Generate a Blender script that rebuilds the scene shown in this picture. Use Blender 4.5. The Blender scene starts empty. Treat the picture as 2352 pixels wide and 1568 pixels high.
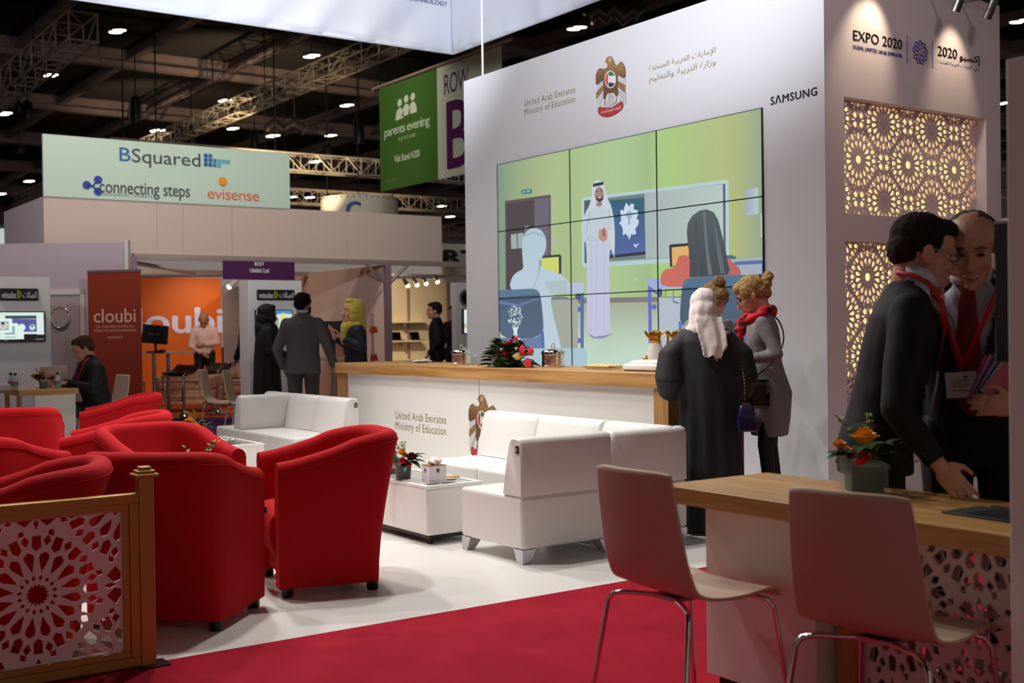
import bpy, bmesh, math, random
from math import sin, cos, pi, radians, sqrt, atan2, hypot
from mathutils import Vector as V, Matrix as M, noise
from mathutils.geometry import delaunay_2d_cdt
random.seed(7)
SC = bpy.context.scene
C = SC.collection
# ------------------------------------------------------------------ camera
FPX = 2720.0
EYE = V((0, 0, 1.3))
ROT = M.Rotation(radians(-34.95), 3, 'Z') @ M.Rotation(pi/2 - 27/2720, 3, 'X') @ M.Rotation(-.013, 3, 'Z')
cd = bpy.data.cameras.new('camera'); cam = bpy.data.objects.new('camera', cd); C.objects.link(cam)
cam.location = EYE; cam.rotation_euler = ROT.to_euler()
cd.sensor_width = 36; cd.lens = FPX/2352*36; cd.clip_end = 300; cd.clip_start = .05
cd.dof.use_dof = True; cd.dof.focus_distance = 6.8; cd.dof.aperture_fstop = 3.2
SC.camera = cam
# ------------------------------------------------------------------ exposure and light
SC.view_settings.view_transform = 'Standard'; SC.view_settings.look = 'None'
SC.view_settings.exposure = 0.0; SC.view_settings.gamma = 1; SC.view_settings.use_curve_mapping = False
W = bpy.data.worlds.new('hall_air'); SC.world = W; W.use_nodes = True
W.node_tree.nodes['Background'].inputs[0].default_value = (1, .84, .77, 1)
W.node_tree.nodes['Background'].inputs[1].default_value = .22

def spot(name, loc, tgt, power, size=70, blend=.5, rad=.12, col=(1, .93, .84)):
    l = bpy.data.lights.new(name, 'SPOT'); l.energy = power; l.spot_size = radians(size); l.spot_blend = blend
    l.shadow_soft_size = rad; l.color = col
    o = bpy.data.objects.new(name, l); C.objects.link(o); o.location = loc
    o.rotation_euler = (V(tgt) - V(loc)).to_track_quat('-Z', 'Y').to_euler(); return o
WARM = (1, .9, .78); COOL = (.93, .95, 1)
for i, (p, t, e, s) in enumerate([
        ((1.6, 9.2, 5.6), (2.6, 6.9, 0), 280, 95), ((3.6, 9.6, 5.6), (3.2, 7.0, 0), 500, 95),
        ((4.2, 7.0, 5.6), (3.4, 6.0, 0), 450, 90), ((2.3, 6.4, 5.6), (2.6, 5.6, 0), 420, 90),
        ((3.9, 11.6, 5.6), (4.4, 9.6, 0), 330, 90), ((.6, 7.6, 5.6), (1.2, 7.4, 0), 150, 90)]):
    spot('stand_spotlight', p, t, e, s, .7, .15, (1, .96, .90))
spot('wall_spotlight', (2.6, 9.4, 5.4), (6.8, 9.2, 2.6), 260, 80, .9, .2, COOL)
spot('wall_spotlight', (2.4, 7.0, 5.4), (6.8, 7.2, 2.6), 150, 80, .9, .2, COOL)
spot('wall_spotlight', (3.6, 5.2, 5.4), (6.8, 6.2, 1.6), 70, 80, .9, .2, (1, .98, .95))
spot('table_spotlight', (1.6, 4.4, 5.2), (3.0, 2.6, .6), 60, 60, .9, .15, WARM)
spot('aisle_spotlight', (4.5, 14.8, 6), (6.2, 12.8, 1), 240, 80, .8, .2, WARM)
spot('banner_spotlight', (4.5, 8.5, 3.9), (6.5, 13.4, 5.6), 900, 90, .9, .2, (.86, .91, 1))
spot('banner_spotlight', (-.5, 8.5, 3.9), (2.0, 13.4, 5.8), 900, 90, .9, .2, (.86, .91, 1))
spot('banner_spotlight', (3.5, 5.5, 3.9), (8.4, 7.5, 5.8), 700, 90, .9, .2, (.86, .91, 1))
spot('booth_spotlight', (8.0, 20.8, 3.6), (7.6, 23.9, 1.6), 36, 80, .8, .1, WARM)
spot('booth_spotlight', (7.2, 18.6, 3.4), (7.0, 20.6, .4), 90, 100, .8, .1, WARM)  # added lamp, aimed to brighten the beige lounge seats
spot('booth_spotlight', (11.4, 20.5, 3.4), (11.6, 23.6, 1.4), 420, 100, .8, .1, (1, .82, .58))
spot('side_wall_fill', (6.3, 1.6, 5.6), (8.0, 5.77, 1.9), 120, 62, .9, .3, (1, .86, .86))  # added wash that lifts the side wall, no fitting of its own
spot('hall_and_fill_spot', (-2, -5, 7), (4, 5, 1), 50, 80, .9, .5, (1, .84, .76))  # added warm fill from behind the camera
spot('hall_and_fill_spot', (6, 12.6, 9), (6.5, 17.8, 3), 1000, 80, .8, .3, (1, .86, .74))
spot('hall_and_fill_spot', (0, 14, 9), (3.4, 17, 1.5), 850, 80, .8, .3, (1, .86, .8))
spot('hall_and_fill_spot', (8.0, 18, 9.4), (11.6, 22, 5), 900, 70, .8, .3, (1, .93, .8))

# ------------------------------------------------------------------ measuring helpers (pixel of the photo -> point on a real plane)
def ray(x, y): return ROT @ V(((x - 1176)/FPX, -(y - 784)/FPX, -1))
def onX(x, y, v): d = ray(x, y); return EYE + d*(v/d.x)
def onY(x, y, v): d = ray(x, y); return EYE + d*(v/d.y)
def onZ(x, y, v): d = ray(x, y); return EYE + d*((v - 1.3)/d.z)
def onD(x, y, dep): return EYE + ray(x, y)*dep

# ------------------------------------------------------------------ materials
def lin(c):
    f = lambda u: u/12.92 if u <= .04045 else ((u + .055)/1.055)**2.4
    return tuple(f(k/255) for k in c[:3]) + (1,)
MATS = {}
def mat(name, col, rough=.5, metal=0, bump=None, var=None, emis=0, trans=0, spec=.5, coat=0, sheen=0, alpha=1, ior=1.45):
    if name in MATS: return MATS[name]
    m = bpy.data.materials.new(name); m.use_nodes = True; nt = m.node_tree; b = nt.nodes['Principled BSDF']
    b.inputs['Base Color'].default_value = lin(col); b.inputs['Roughness'].default_value = rough
    b.inputs['Metallic'].default_value = metal; b.inputs['Specular IOR Level'].default_value = spec
    b.inputs['Coat Weight'].default_value = coat; b.inputs['Sheen Weight'].default_value = sheen; b.inputs['IOR'].default_value = ior
    b.inputs['Transmission Weight'].default_value = trans; b.inputs['Alpha'].default_value = alpha
    if emis: b.inputs['Emission Color'].default_value = lin(col); b.inputs['Emission Strength'].default_value = emis
    if bump or var:
        tc = nt.nodes.new('ShaderNodeTexCoord')
    if bump:
        n = nt.nodes.new('ShaderNodeTexNoise'); n.inputs['Scale'].default_value = bump[0]; n.inputs['Detail'].default_value = 4
        bu = nt.nodes.new('ShaderNodeBump'); bu.inputs['Strength'].default_value = bump[1]; bu.inputs['Distance'].default_value = .01
        nt.links.new(tc.outputs['Object'], n.inputs['Vector']); nt.links.new(n.outputs[0], bu.inputs['Height']); nt.links.new(bu.outputs[0], b.inputs['Normal'])
    if var:
        n = nt.nodes.new('ShaderNodeTexNoise'); n.inputs['Scale'].default_value = var[0]; n.inputs['Detail'].default_value = 3
        r = nt.nodes.new('ShaderNodeMapRange'); r.inputs['From Min'].default_value = .3; r.inputs['From Max'].default_value = .7
        r.inputs['To Min'].default_value = 1 - var[1]; r.inputs['To Max'].default_value = 1 + var[1]
        x = nt.nodes.new('ShaderNodeMix'); x.data_type = 'RGBA'; x.blend_type = 'MULTIPLY'; x.inputs[0].default_value = 1
        x.inputs[6].default_value = lin(col)
        nt.links.new(tc.outputs['Object'], n.inputs['Vector']); nt.links.new(n.outputs[0], r.inputs[0]); nt.links.new(r.outputs[0], x.inputs[7])
        nt.links.new(x.outputs[2], b.inputs['Base Color'])
    MATS[name] = m; return m

def wood(name, c1, c2, axis='Y', rough=.42, scale=1.0):
    if name in MATS: return MATS[name]
    m = bpy.data.materials.new(name); m.use_nodes = True; nt = m.node_tree; b = nt.nodes['Principled BSDF']
    b.inputs['Roughness'].default_value = rough
    tc = nt.nodes.new('ShaderNodeTexCoord'); mp = nt.nodes.new('ShaderNodeMapping')
    s = {'X': (.35, 9, 9), 'Y': (9, .35, 9), 'Z': (9, 9, .35)}[axis]
    mp.inputs['Scale'].default_value = [k*scale for k in s]
    n1 = nt.nodes.new('ShaderNodeTexNoise'); n1.inputs['Scale'].default_value = 1.6; n1.inputs['Detail'].default_value = 6; n1.inputs['Distortion'].default_value = .8
    n2 = nt.nodes.new('ShaderNodeTexNoise'); n2.inputs['Scale'].default_value = 9; n2.inputs['Detail'].default_value = 5
    ma = nt.nodes.new('ShaderNodeMath'); ma.operation = 'MULTIPLY_ADD'; ma.inputs[1].default_value = .35
    cr = nt.nodes.new('ShaderNodeValToRGB'); cr.color_ramp.elements[0].position = .42; cr.color_ramp.elements[1].position = .86
    cr.color_ramp.elements[0].color = lin(c2); cr.color_ramp.elements[1].color = lin(c1)
    L = nt.links.new
    L(tc.outputs['Object'], mp.inputs[0]); L(mp.outputs[0], n1.inputs['Vector']); L(mp.outputs[0], n2.inputs['Vector'])
    L(n2.outputs[0], ma.inputs[0]); L(n1.outputs[0], ma.inputs[2]); L(ma.outputs[0], cr.inputs[0]); L(cr.outputs[0], b.inputs['Base Color'])
    MATS[name] = m; return m

def attr_mat(name, emis=0, rough=.5):
    if name in MATS: return MATS[name]
    m = bpy.data.materials.new(name); m.use_nodes = True; nt = m.node_tree; b = nt.nodes['Principled BSDF']
    a = nt.nodes.new('ShaderNodeAttribute'); a.attribute_name = 'ink'
    b.inputs['Roughness'].default_value = rough
    if emis:
        b.inputs['Base Color'].default_value = (.01, .01, .01, 1)
        nt.links.new(a.outputs[0], b.inputs['Emission Color']); b.inputs['Emission Strength'].default_value = emis
    else: nt.links.new(a.outputs[0], b.inputs['Base Color'])
    MATS[name] = m; return m

# ------------------------------------------------------------------ mesh helpers
def tagp(o, label=None, cat=None, group=None, kind=None):
    if label: o['label'] = label
    if cat: o['category'] = cat
    if group: o['group'] = group
    if kind: o['kind'] = kind
    return o
def thing(name, label, cat, loc=(0, 0, 0), rz=0, group=None):
    o = bpy.data.objects.new(name, None); C.objects.link(o); o.empty_display_size = .1
    o.location = loc; o.rotation_euler = (0, 0, rz); return tagp(o, label, cat, group)
def link(name, me, parent=None):
    o = bpy.data.objects.new(name, me); C.objects.link(o)
    if parent is not None: o.parent = parent
    return o
def dup(root, loc, rz, label=None, group=None):
    r = root.copy(); C.objects.link(r); r.location = loc; r.rotation_euler = (0, 0, rz)
    if label: r['label'] = label
    if group: r['group'] = group
    for ch in list(root.children):
        c = ch.copy(); C.objects.link(c); c.parent = r
        for g in list(ch.children):
            d = g.copy(); C.objects.link(d); d.parent = c
    return r

class MB:
    def __init__(s): s.v = []; s.f = []; s.mi = []; s.cur = 0; s.x = M.Identity(4)
    def add(s, vs, fs):
        k = len(s.v); s.v += [s.x @ V(p) for p in vs]; s.f += [tuple(i + k for i in f) for f in fs]; s.mi += [s.cur]*len(fs); return s
    def box(s, c, d, rz=0, rot=None):
        a, b, e = d[0]/2, d[1]/2, d[2]/2
        R = rot if rot is not None else M.Rotation(rz, 3, 'Z')
        vs = [V(c) + R @ V((x*a, y*b, z*e)) for x in (-1, 1) for y in (-1, 1) for z in (-1, 1)]
        return s.add(vs, [(0, 1, 3, 2), (4, 6, 7, 5), (0, 4, 5, 1), (2, 3, 7, 6), (0, 2, 6, 4), (1, 5, 7, 3)])
    def bb(s, p, q): return s.box([(p[i] + q[i])/2 for i in range(3)], [abs(q[i] - p[i]) for i in range(3)])
    def loft(s, rings, cap=True, closed=True):
        n = len(rings[0]); vs = [p for r in rings for p in r]; fs = []
        for i in range(len(rings) - 1):
            for j in range(n if closed else n - 1):
                k = (j + 1) % n; fs.append((i*n + j, i*n + k, (i + 1)*n + k, (i + 1)*n + j))
        if cap and closed: fs += [tuple(range(n))[::-1], tuple((len(rings) - 1)*n + j for j in range(n))]
        return s.add(vs, fs)
    def tube(s, pts, r, n=8, cap=True, close=False):
        pts = [V(p) for p in pts]; rs = r if isinstance(r, (list, tuple)) else [r]*len(pts); rings = []
        prev = None; L = len(pts)
        for i, p in enumerate(pts):
            a = pts[(i - 1) % L] if close or i > 0 else p; b = pts[(i + 1) % L] if close or i < L - 1 else p
            t = (b - a).normalized()
            if prev is None:
                u = t.cross(V((0, 0, 1)));  u = u if u.length > 1e-3 else t.cross(V((1, 0, 0)))
            else: u = prev - t*prev.dot(t)
            u.normalize(); prev = u; w = t.cross(u)
            rings.append([p + (u*cos(2*pi*j/n) + w*sin(2*pi*j/n))*rs[i] for j in range(n)])
        if close: rings.append(rings[0]); cap = False
        return s.loft(rings, cap)
    def cyl(s, p, q, r, r2=None, n=16): return s.tube([p, q], [r, r if r2 is None else r2], n)
    def lathe(s, prof, c=(0, 0, 0), n=24, sx=1, sy=1):
        c = V(c); rings = [[c + V((max(r, 1e-4)*cos(2*pi*j/n)*sx, max(r, 1e-4)*sin(2*pi*j/n)*sy, z)) for j in range(n)] for r, z in prof]
        return s.loft(rings)
    def ell(s, c, r, rot=None, n=14, m=10):
        c = V(c); R = rot if rot is not None else M.Identity(3); rings = []
        for i in range(m + 1):
            a = pi*i/m; a = min(max(a, .02), pi - .02)
            rings.append([c + R @ V((r[0]*sin(a)*cos(2*pi*j/n), r[1]*sin(a)*sin(2*pi*j/n), -r[2]*cos(a))) for j in range(n)])
        return s.loft(rings)
    def cap(s, p, q, r, r2=None, n=12):           # tapered capsule
        r2 = r if r2 is None else r2; s.cyl(p, q, r, r2, n); s.ell(p, (r,)*3, None, n, 8); s.ell(q, (r2,)*3, None, n, 8); return s
    def prism(s, poly, o, u, w, t):               # poly 2d in frame (o,u,w), extruded by vector t
        o, u, w, t = V(o), V(u), V(w), V(t); n = len(poly)
        a = [o + u*x + w*y for x, y in poly]; b = [p + t for p in a]
        return s.add(a + b, [tuple(range(n))[::-1], tuple(range(n, 2*n))] + [(j, (j + 1) % n, n + (j + 1) % n, n + j) for j in range(n)])
    def mesh(s, name, mats, smooth=None):
        me = bpy.data.meshes.new(name); me.from_pydata([tuple(p) for p in s.v], [], s.f)
        for m in (mats if isinstance(mats, (list, tuple)) else [mats]): me.materials.append(m)
        me.polygons.foreach_set('material_index', s.mi)
        bm = bmesh.new(); bm.from_mesh(me); bmesh.ops.recalc_face_normals(bm, faces=bm.faces); bm.to_mesh(me); bm.free()
        if smooth is not None:
            me.polygons.foreach_set('use_smooth', [True]*len(me.polygons)); me.set_sharp_from_angle(angle=radians(smooth))
        me.update(); return me
    def build(s, name, mats, parent=None, smooth=None, bevel=0, seg=2, sub=0):
        o = link(name, s.mesh(name, mats, smooth if not (bevel or sub) else 40 if smooth is None else smooth), parent)
        if bevel:
            b = o.modifiers.new('bevel', 'BEVEL'); b.width = bevel; b.segments = seg; b.limit_method = 'ANGLE'; b.angle_limit = radians(35); b.harden_normals = False
        if sub: b = o.modifiers.new('sub', 'SUBSURF'); b.levels = sub; b.render_levels = sub
        return o
    def remesh(s, name, mats, parent=None, vox=.012, it=4, sf=.5, cut=None, thick=0, disp=None):
        me = s.mesh('tmp', mats); o = bpy.data.objects.new('tmp', me); C.objects.link(o)
        r = o.modifiers.new('r', 'REMESH'); r.mode = 'VOXEL'; r.voxel_size = vox; r.use_smooth_shade = True
        if it: t = o.modifiers.new('s', 'SMOOTH'); t.iterations = it; t.factor = sf
        dg = bpy.context.evaluated_depsgraph_get(); dg.update()
        out = bpy.data.meshes.new_from_object(o.evaluated_get(dg)); out.name = name
        bpy.data.objects.remove(o); bpy.data.meshes.remove(me)
        if cut or disp:
            bm = bmesh.new(); bm.from_mesh(out)
            if disp:
                bm.normal_update()
                for v in bm.verts: v.co += v.normal*disp(v.co)
            if cut: bmesh.ops.delete(bm, geom=[f for f in bm.faces if cut(f.calc_center_median())], context='FACES')
            bm.to_mesh(out); bm.free()
        out.polygons.foreach_set('use_smooth', [True]*len(out.polygons))
        if not out.materials:
            for m in (mats if isinstance(mats, (list, tuple)) else [mats]): out.materials.append(m)
        ob = link(name, out, parent)
        if thick: k = ob.modifiers.new('t', 'SOLIDIFY'); k.thickness = thick; k.offset = -1
        return ob

def struct(name, mb, mats, smooth=None, bevel=0):
    o = mb.build(name, mats, None, smooth, bevel); o['kind'] = 'structure'; return o
def one(name, label, cat, mb, mats, smooth=None, bevel=0, group=None, kind=None, loc=(0, 0, 0), rz=0, seg=2):
    o = mb.build(name, mats, None, smooth, bevel, seg); o.location = loc; o.rotation_euler = (0, 0, rz); return tagp(o, label, cat, group, kind)

# ------------------------------------------------------------------ text
AR = {'ا': 'FE8D FE8E', 'إ': 'FE87 FE88', 'ل': 'FEDD FEDE FEDF FEE0', 'م': 'FEE1 FEE2 FEE3 FEE4', 'ر': 'FEAD FEAE', 'ت': 'FE95 FE96 FE97 FE98',
      'ع': 'FEC9 FECA FECB FECC', 'ب': 'FE8F FE90 FE91 FE92', 'ي': 'FEF1 FEF2 FEF3 FEF4', 'ة': '0629 FE94', 'ح': 'FEA1 FEA2 FEA3 FEA4', 'د': 'FEA9 FEAA',
      'و': 'FEED FEEE', 'ز': 'FEAF FEB0', 'ك': 'FED9 FEDA FEDB FEDC', 'س': 'FEB1 FEB2 FEB3 FEB4', 'ص': 'FEB9 FEBA FEBB FEBC', 'ن': 'FEE5 FEE6 FEE7 FEE8'}
def shape(s):                                     # joins Arabic letters and puts them in visual order
    s = s.replace('لإ', '\uFEF9').replace('لا', '\uFEFB'); out = []
    for i, c in enumerate(s):
        if c in AR:
            f = AR[c].split(); p = s[i - 1] if i else ' '; q = s[i + 1] if i + 1 < len(s) else ' '
            jp = p in AR and len(AR[p].split()) == 4; jn = len(f) == 4 and (q in AR or q in '\uFEF9\uFEFB')
            out.append(chr(int(f[(3 if jp else 2) if jn else (1 if jp else 0)], 16)))
        elif c in '\uFEF9\uFEFB':
            p = s[i - 1] if i else ' '; jp = p in AR and len(AR[p].split()) == 4; out.append(chr(ord(c) + (1 if jp else 0)))
        else: out.append(c)
    return ''.join(out[::-1])
def text_geo(s, weight=0, sp=1.0, res=3):
    cu = bpy.data.curves.new('t', 'FONT'); cu.body = s; cu.resolution_u = res; cu.offset = weight; cu.space_character = sp; cu.fill_mode = 'FRONT'
    o = bpy.data.objects.new('t', cu); C.objects.link(o); bpy.context.view_layer.update()
    me = bpy.data.meshes.new_from_object(o.evaluated_get(bpy.context.evaluated_depsgraph_get()))
    vs = [(v.co.x, v.co.y) for v in me.vertices]; fs = [tuple(p.vertices) for p in me.polygons]
    bpy.data.objects.remove(o); bpy.data.curves.remove(cu); bpy.data.meshes.remove(me)
    x0 = min(v[0] for v in vs); x1 = max(v[0] for v in vs); y0 = min(v[1] for v in vs); y1 = max(v[1] for v in vs)
    return [((v[0] - x0)/(x1 - x0), (v[1] - y0)/(y1 - y0)) for v in vs], fs
class TX(MB):
    def text(s, st, bl, right, up, w, h, weight=0, sp=1.0):
        vs, fs = text_geo(st, 0, sp); bl, right, up = V(bl), V(right), V(up); n = max(len(st), 1); q = weight*w/(n*.55)
        nz = right.cross(up)*.0008
        for k, (dx, dy) in enumerate(((0, 0),) if not weight else ((-q, 0), (q, 0), (0, -q*.6), (0, q*.6))): s.add([bl + nz*k + right*(x*w + dx) + up*(y*h + dy) for x, y in vs], fs)
        return s
    # px(): text placed from photo pixels onto plane fn(x,y) -> point ; n = lift vector
    def px(s, st, fn, xl, yb, yt, xr, n, weight=0, sp=1.0):
        a = fn(xl, yb); t = fn(xl, yt); b = fn(xr, yb); r = V((b.x - a.x, b.y - a.y, 0))
        return s.text(st, a + V(n), r.normalized(), V((0, 0, 1)), r.length, t.z - a.z, weight, sp)

# ------------------------------------------------------------------ flat artwork: overlapping polygons flattened to one mesh, per-corner colour
def inside(p, poly):
    x, y = p; c = False; n = len(poly); j = n - 1
    for i in range(n):
        xi, yi = poly[i]; xj, yj = poly[j]
        if (yi > y) != (yj > y) and x < (xj - xi)*(y - yi)/(yj - yi) + xi: c = not c
        j = i
    return c
def art_tris(polys, extra=()):
    vs = []; es = []
    for P in [q[0] for q in polys] + list(extra):
        k = len(vs); vs += [V(p) for p in P]; n = len(P)
        es += [(k + i, k + (i + 1) % n) for i in range(n if n > 2 else 1)]
    ov, oe, of, _, _, _ = delaunay_2d_cdt(vs, es, [], 0, 1e-5, False)
    bbs = [(min(p[0] for p in q[0]), max(p[0] for p in q[0]), min(p[1] for p in q[0]), max(p[1] for p in q[0])) for q in polys]
    out = []
    for f in of:
        cx = sum(ov[i].x for i in f)/3; cy = sum(ov[i].y for i in f)/3
        for q in range(len(polys) - 1, -1, -1):
            b = bbs[q]
            if b[0] <= cx <= b[1] and b[2] <= cy <= b[3] and inside((cx, cy), polys[q][0]):
                out.append((f, q, (cx, cy))); break
    return ov, out
def art(name, polys, place, m, parent, pick=None, tr=None):
    ov, tr = tr if tr else art_tris(polys)
    idx = {}; vs = []; fs = []; cols = []
    for f, q, c in tr:
        if pick and not pick(c): continue
        g = []
        for i in f:
            if i not in idx: idx[i] = len(vs); vs.append(tuple(place(ov[i].x, ov[i].y)))
            g.append(idx[i]); col = polys[q][1]
            cols.append(lin(col(ov[i].x, ov[i].y) if callable(col) else col))
        fs.append(g)
    me = bpy.data.meshes.new(name); me.from_pydata(vs, [], fs); me.materials.append(m)
    ca = me.color_attributes.new('ink', 'FLOAT_COLOR', 'CORNER')
    ca.data.foreach_set('color', [k for c in cols for k in c])
    return link(name, me, parent)
def circ(cx, cy, rx, ry=None, n=20, a0=0, a1=2*pi):
    ry = rx if ry is None else ry
    full = abs(a1 - a0 - 2*pi) < 1e-6
    return [(cx + rx*cos(a0 + (a1 - a0)*i/(n if full else n - 1)), cy + ry*sin(a0 + (a1 - a0)*i/(n if full else n - 1))) for i in range(n)]
def rect(x0, y0, x1, y1): return [(x0, y0), (x1, y0), (x1, y1), (x0, y1)]
def grad(c1, c2, axis, a, b):
    def f(x, y):
        t = ((y if axis else x) - a)/(b - a); t = min(max(t, 0), 1); return tuple(c1[i]*(1 - t) + c2[i]*t for i in range(3))
    return f

# ------------------------------------------------------------------ star lattice panels (laser cut geometric screens)
def lattice(w, h, T, ox, oy, t=.012, simple=False):
    holes = []
    def pol(c, pts): return [(c[0] + r*T*cos(a), c[1] + r*T*sin(a)) for r, a in pts]
    i0, i1 = int((-ox)/T) - 2, int((w - ox)/T) + 2; j0, j1 = int((-oy)/T) - 2, int((h - oy)/T) + 2
    d = pi/16
    for i in range(i0, i1 + 1):
        for j in range(j0, j1 + 1):
            for kind in (0, 1):
                c = (ox + (i + .5*kind)*T, oy + (j + .5*kind)*T)
                if c[0] < -.4*T or c[0] > w + .4*T or c[1] < -.4*T or c[1] > h + .4*T: continue
                if kind == 0: holes.append(pol(c, [(.066 if k % 2 else .050, k*d) for k in range(32)]))
                for k in range(16):
                    a = 2*k*d + d; b = 2*k*d
                    holes.append(pol(c, [(.082, a), (.096, a + .13), (.116, a), (.096, a - .13)]))
                    holes.append(pol(c, [(.126, a), (.205, a + .138), (.230, a + .118), (.248, a), (.230, a - .118), (.205, a - .138)]))
                    dg = abs(sin(2*b)) > .9; ax = abs(sin(2*b)) < .1; o_ = .332 if dg else .338
                    holes.append(pol(c, [(.248, b), (.272, b + .100), (o_, b + .074), (o_, b - .074), (.272, b - .100)]))
                    holes.append(pol(c, [(.278, a), (.312, a + .075), (.345, a), (.312, a - .075)]))
            for c in ((ox + (i + .5)*T, oy + j*T), (ox + i*T, oy + (j + .5)*T)):
                for k in range(4):
                    a = k*pi/2 + pi/4
                    holes.append(pol(c, [(.040, a), (.070, a + .55), (.128, a + .30), (.128, a - .30), (.070, a - .55)]))
                    a = k*pi/2
                    holes.append(pol(c, [(.050, a), (.090, a + .19), (.138, a), (.090, a - .19)]))
                    for s_ in (-1, 1): holes.append(pol(c, [(.150, a + s_*.50), (.172, a + s_*.62), (.20, a + s_*.50), (.172, a + s_*.38)]))
    e = .006; good = []; cells = {}
    for q in holes:
        cx = sum(p[0] for p in q)/len(q); cy = sum(p[1] for p in q)/len(q)
        if not (-.02 < cx < w + .02 and -.02 < cy < h + .02): continue
        q2 = [(min(max(p[0], e), w - e), min(max(p[1], e), h - e)) for p in q]
        A = abs(sum(q2[k][0]*q2[(k + 1) % len(q2)][1] - q2[(k + 1) % len(q2)][0]*q2[k][1] for k in range(len(q2))))/2
        if A < 2e-5*T*T/.36: continue
        good.append(q2)
    vs = []; es = []
    for P in good + [rect(0, 0, w, h)]:
        k = len(vs); vs += [V(p) for p in P]; n = len(P); es += [(k + i, k + (i + 1) % n) for i in range(n)]
    ov, oe, of, _, _, _ = delaunay_2d_cdt(vs, es, [], 1, 1e-6, False)
    G = {}; gs = .1*T
    for q in good:
        x0 = min(p[0] for p in q); x1 = max(p[0] for p in q); y0 = min(p[1] for p in q); y1 = max(p[1] for p in q)
        for a in range(int(x0/gs), int(x1/gs) + 1):
            for b in range(int(y0/gs), int(y1/gs) + 1): G.setdefault((a, b), []).append(q)
    keep = []
    for f in of:
        cx = sum(ov[i].x for i in f)/3; cy = sum(ov[i].y for i in f)/3
        if not (0 < cx < w and 0 < cy < h): continue
        if any(inside((cx, cy), q) for q in G.get((int(cx/gs), int(cy/gs)), ())): continue
        keep.append(f)
    bm = bmesh.new(); bv = {}
    for f in keep:
        for i in f:
            if i not in bv: bv[i] = bm.verts.new((ov[i].x, 0, ov[i].y))
        try: bm.faces.new([bv[i] for i in f])
        except ValueError: pass
    r = bmesh.ops.extrude_face_region(bm, geom=list(bm.faces))
    bmesh.ops.translate(bm, vec=(0, t, 0), verts=[g for g in r['geom'] if isinstance(g, bmesh.types.BMVert)])
    bmesh.ops.recalc_face_normals(bm, faces=bm.faces)
    me = bpy.data.meshes.new('lattice'); bm.to_mesh(me); bm.free(); return me
def lattice_obj(name, me, m, parent=None, loc=(0, 0, 0), rz=0):
    me.materials.append(m); o = link(name, me, parent); o.location = loc; o.rotation_euler = (0, 0, rz); return o
# ================================================================== materials used on the stand
white_lam = mat('white_laminate', (236, 233, 228), .38, bump=(3, .02))
wall_white = mat('wall_white_paint', (208, 206, 209), .6, var=(.7, .02))
leather = mat('white_leather', (238, 236, 233), .36, bump=(160, .04))
chrome = mat('chrome', (225, 225, 228), .12, 1)
steel = mat('brushed_steel', (190, 188, 186), .3, 1)
redfab = mat('red_fabric', (180, 22, 30), .85, bump=(420, .2), spec=.15)
black = mat('black_plastic', (16, 15, 16), .45)
blackgloss = mat('black_gloss', (10, 10, 12), .12)
gold = mat('brushed_gold', (178, 144, 80), .42, .55, bump=(60, .05))
oakY = wood('oak_along_y', (205, 158, 98), (150, 100, 50), 'Y')
oakX = wood('oak_along_x', (205, 158, 98), (150, 100, 50), 'X')
oakZ = wood('oak_upright', (198, 150, 92), (142, 92, 44), 'Z')
ply = mat('chair_laminate', (198, 170, 154), .42)
plyedge = mat('plywood_edge', (222, 190, 150), .5)
goldink = mat('gold_lettering', (140, 120, 62), .5)
darkink = mat('black_lettering', (22, 20, 24), .5)
blueink = mat('blue_lettering', (62, 58, 150), .5)
whiteink = mat('white_lettering', (235, 235, 232), .5)
glass = mat('clear_glass', (196, 210, 206), .03, alpha=.10, spec=.9)
ink = attr_mat('printed_artwork', 0, .5)
glow = attr_mat('screen_picture', 1.0)

# ================================================================== floors
carpet = bpy.data.materials.new('red_carpet'); carpet.use_nodes = True
nt = carpet.node_tree; b = nt.nodes['Principled BSDF']; b.inputs['Roughness'].default_value = .95; b.inputs['Specular IOR Level'].default_value = .1
tc = nt.nodes.new('ShaderNodeTexCoord'); n1 = nt.nodes.new('ShaderNodeTexNoise'); n1.inputs['Scale'].default_value = 2.2; n1.inputs['Detail'].default_value = 8; n1.inputs['Distortion'].default_value = 1.2
n2 = nt.nodes.new('ShaderNodeTexNoise'); n2.inputs['Scale'].default_value = 350; cr = nt.nodes.new('ShaderNodeValToRGB')
cr.color_ramp.elements[0].position = .32; cr.color_ramp.elements[1].position = .68; cr.color_ramp.elements[0].color = lin((156, 24, 44)); cr.color_ramp.elements[1].color = lin((176, 34, 54))
bu = nt.nodes.new('ShaderNodeBump'); bu.inputs['Strength'].default_value = .5; bu.inputs['Distance'].default_value = .006
for a_, b_ in ((tc.outputs['Object'], n1.inputs['Vector']), (tc.outputs['Object'], n2.inputs['Vector']), (n1.outputs[0], cr.inputs[0]), (cr.outputs[0], b.inputs['Base Color']), (n2.outputs[0], bu.inputs['Height']), (bu.outputs[0], b.inputs['Normal'])): nt.links.new(a_, b_)
floorm = mat('white_floor', (232, 230, 226), .34, var=(1.1, .025), bump=(2, .03))
struct('floor', MB().bb((-40, -20, -.3), (60, 110, -.04)), mat('hall_floor', (60, 54, 56), .8))
struct('floor_platform', MB().bb((-6, 4.65, -.04), (12, 13.6, 0)), floorm)
fm = MB().bb((-6, -3, -.04), (12, 4.65, .004))
o = one('red_carpet', 'red carpet covering the walkway in front of the white floor', 'carpet', fm, carpet)
o = one('purple_carpet', 'purple aisle carpet between the white stand and the orange booth', 'carpet', MB().bb((-20, 13.6, -.05), (30, 17.9, -.02)), mat('purple_carpet', (74, 32, 96), .95, var=(3, .06)))
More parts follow.
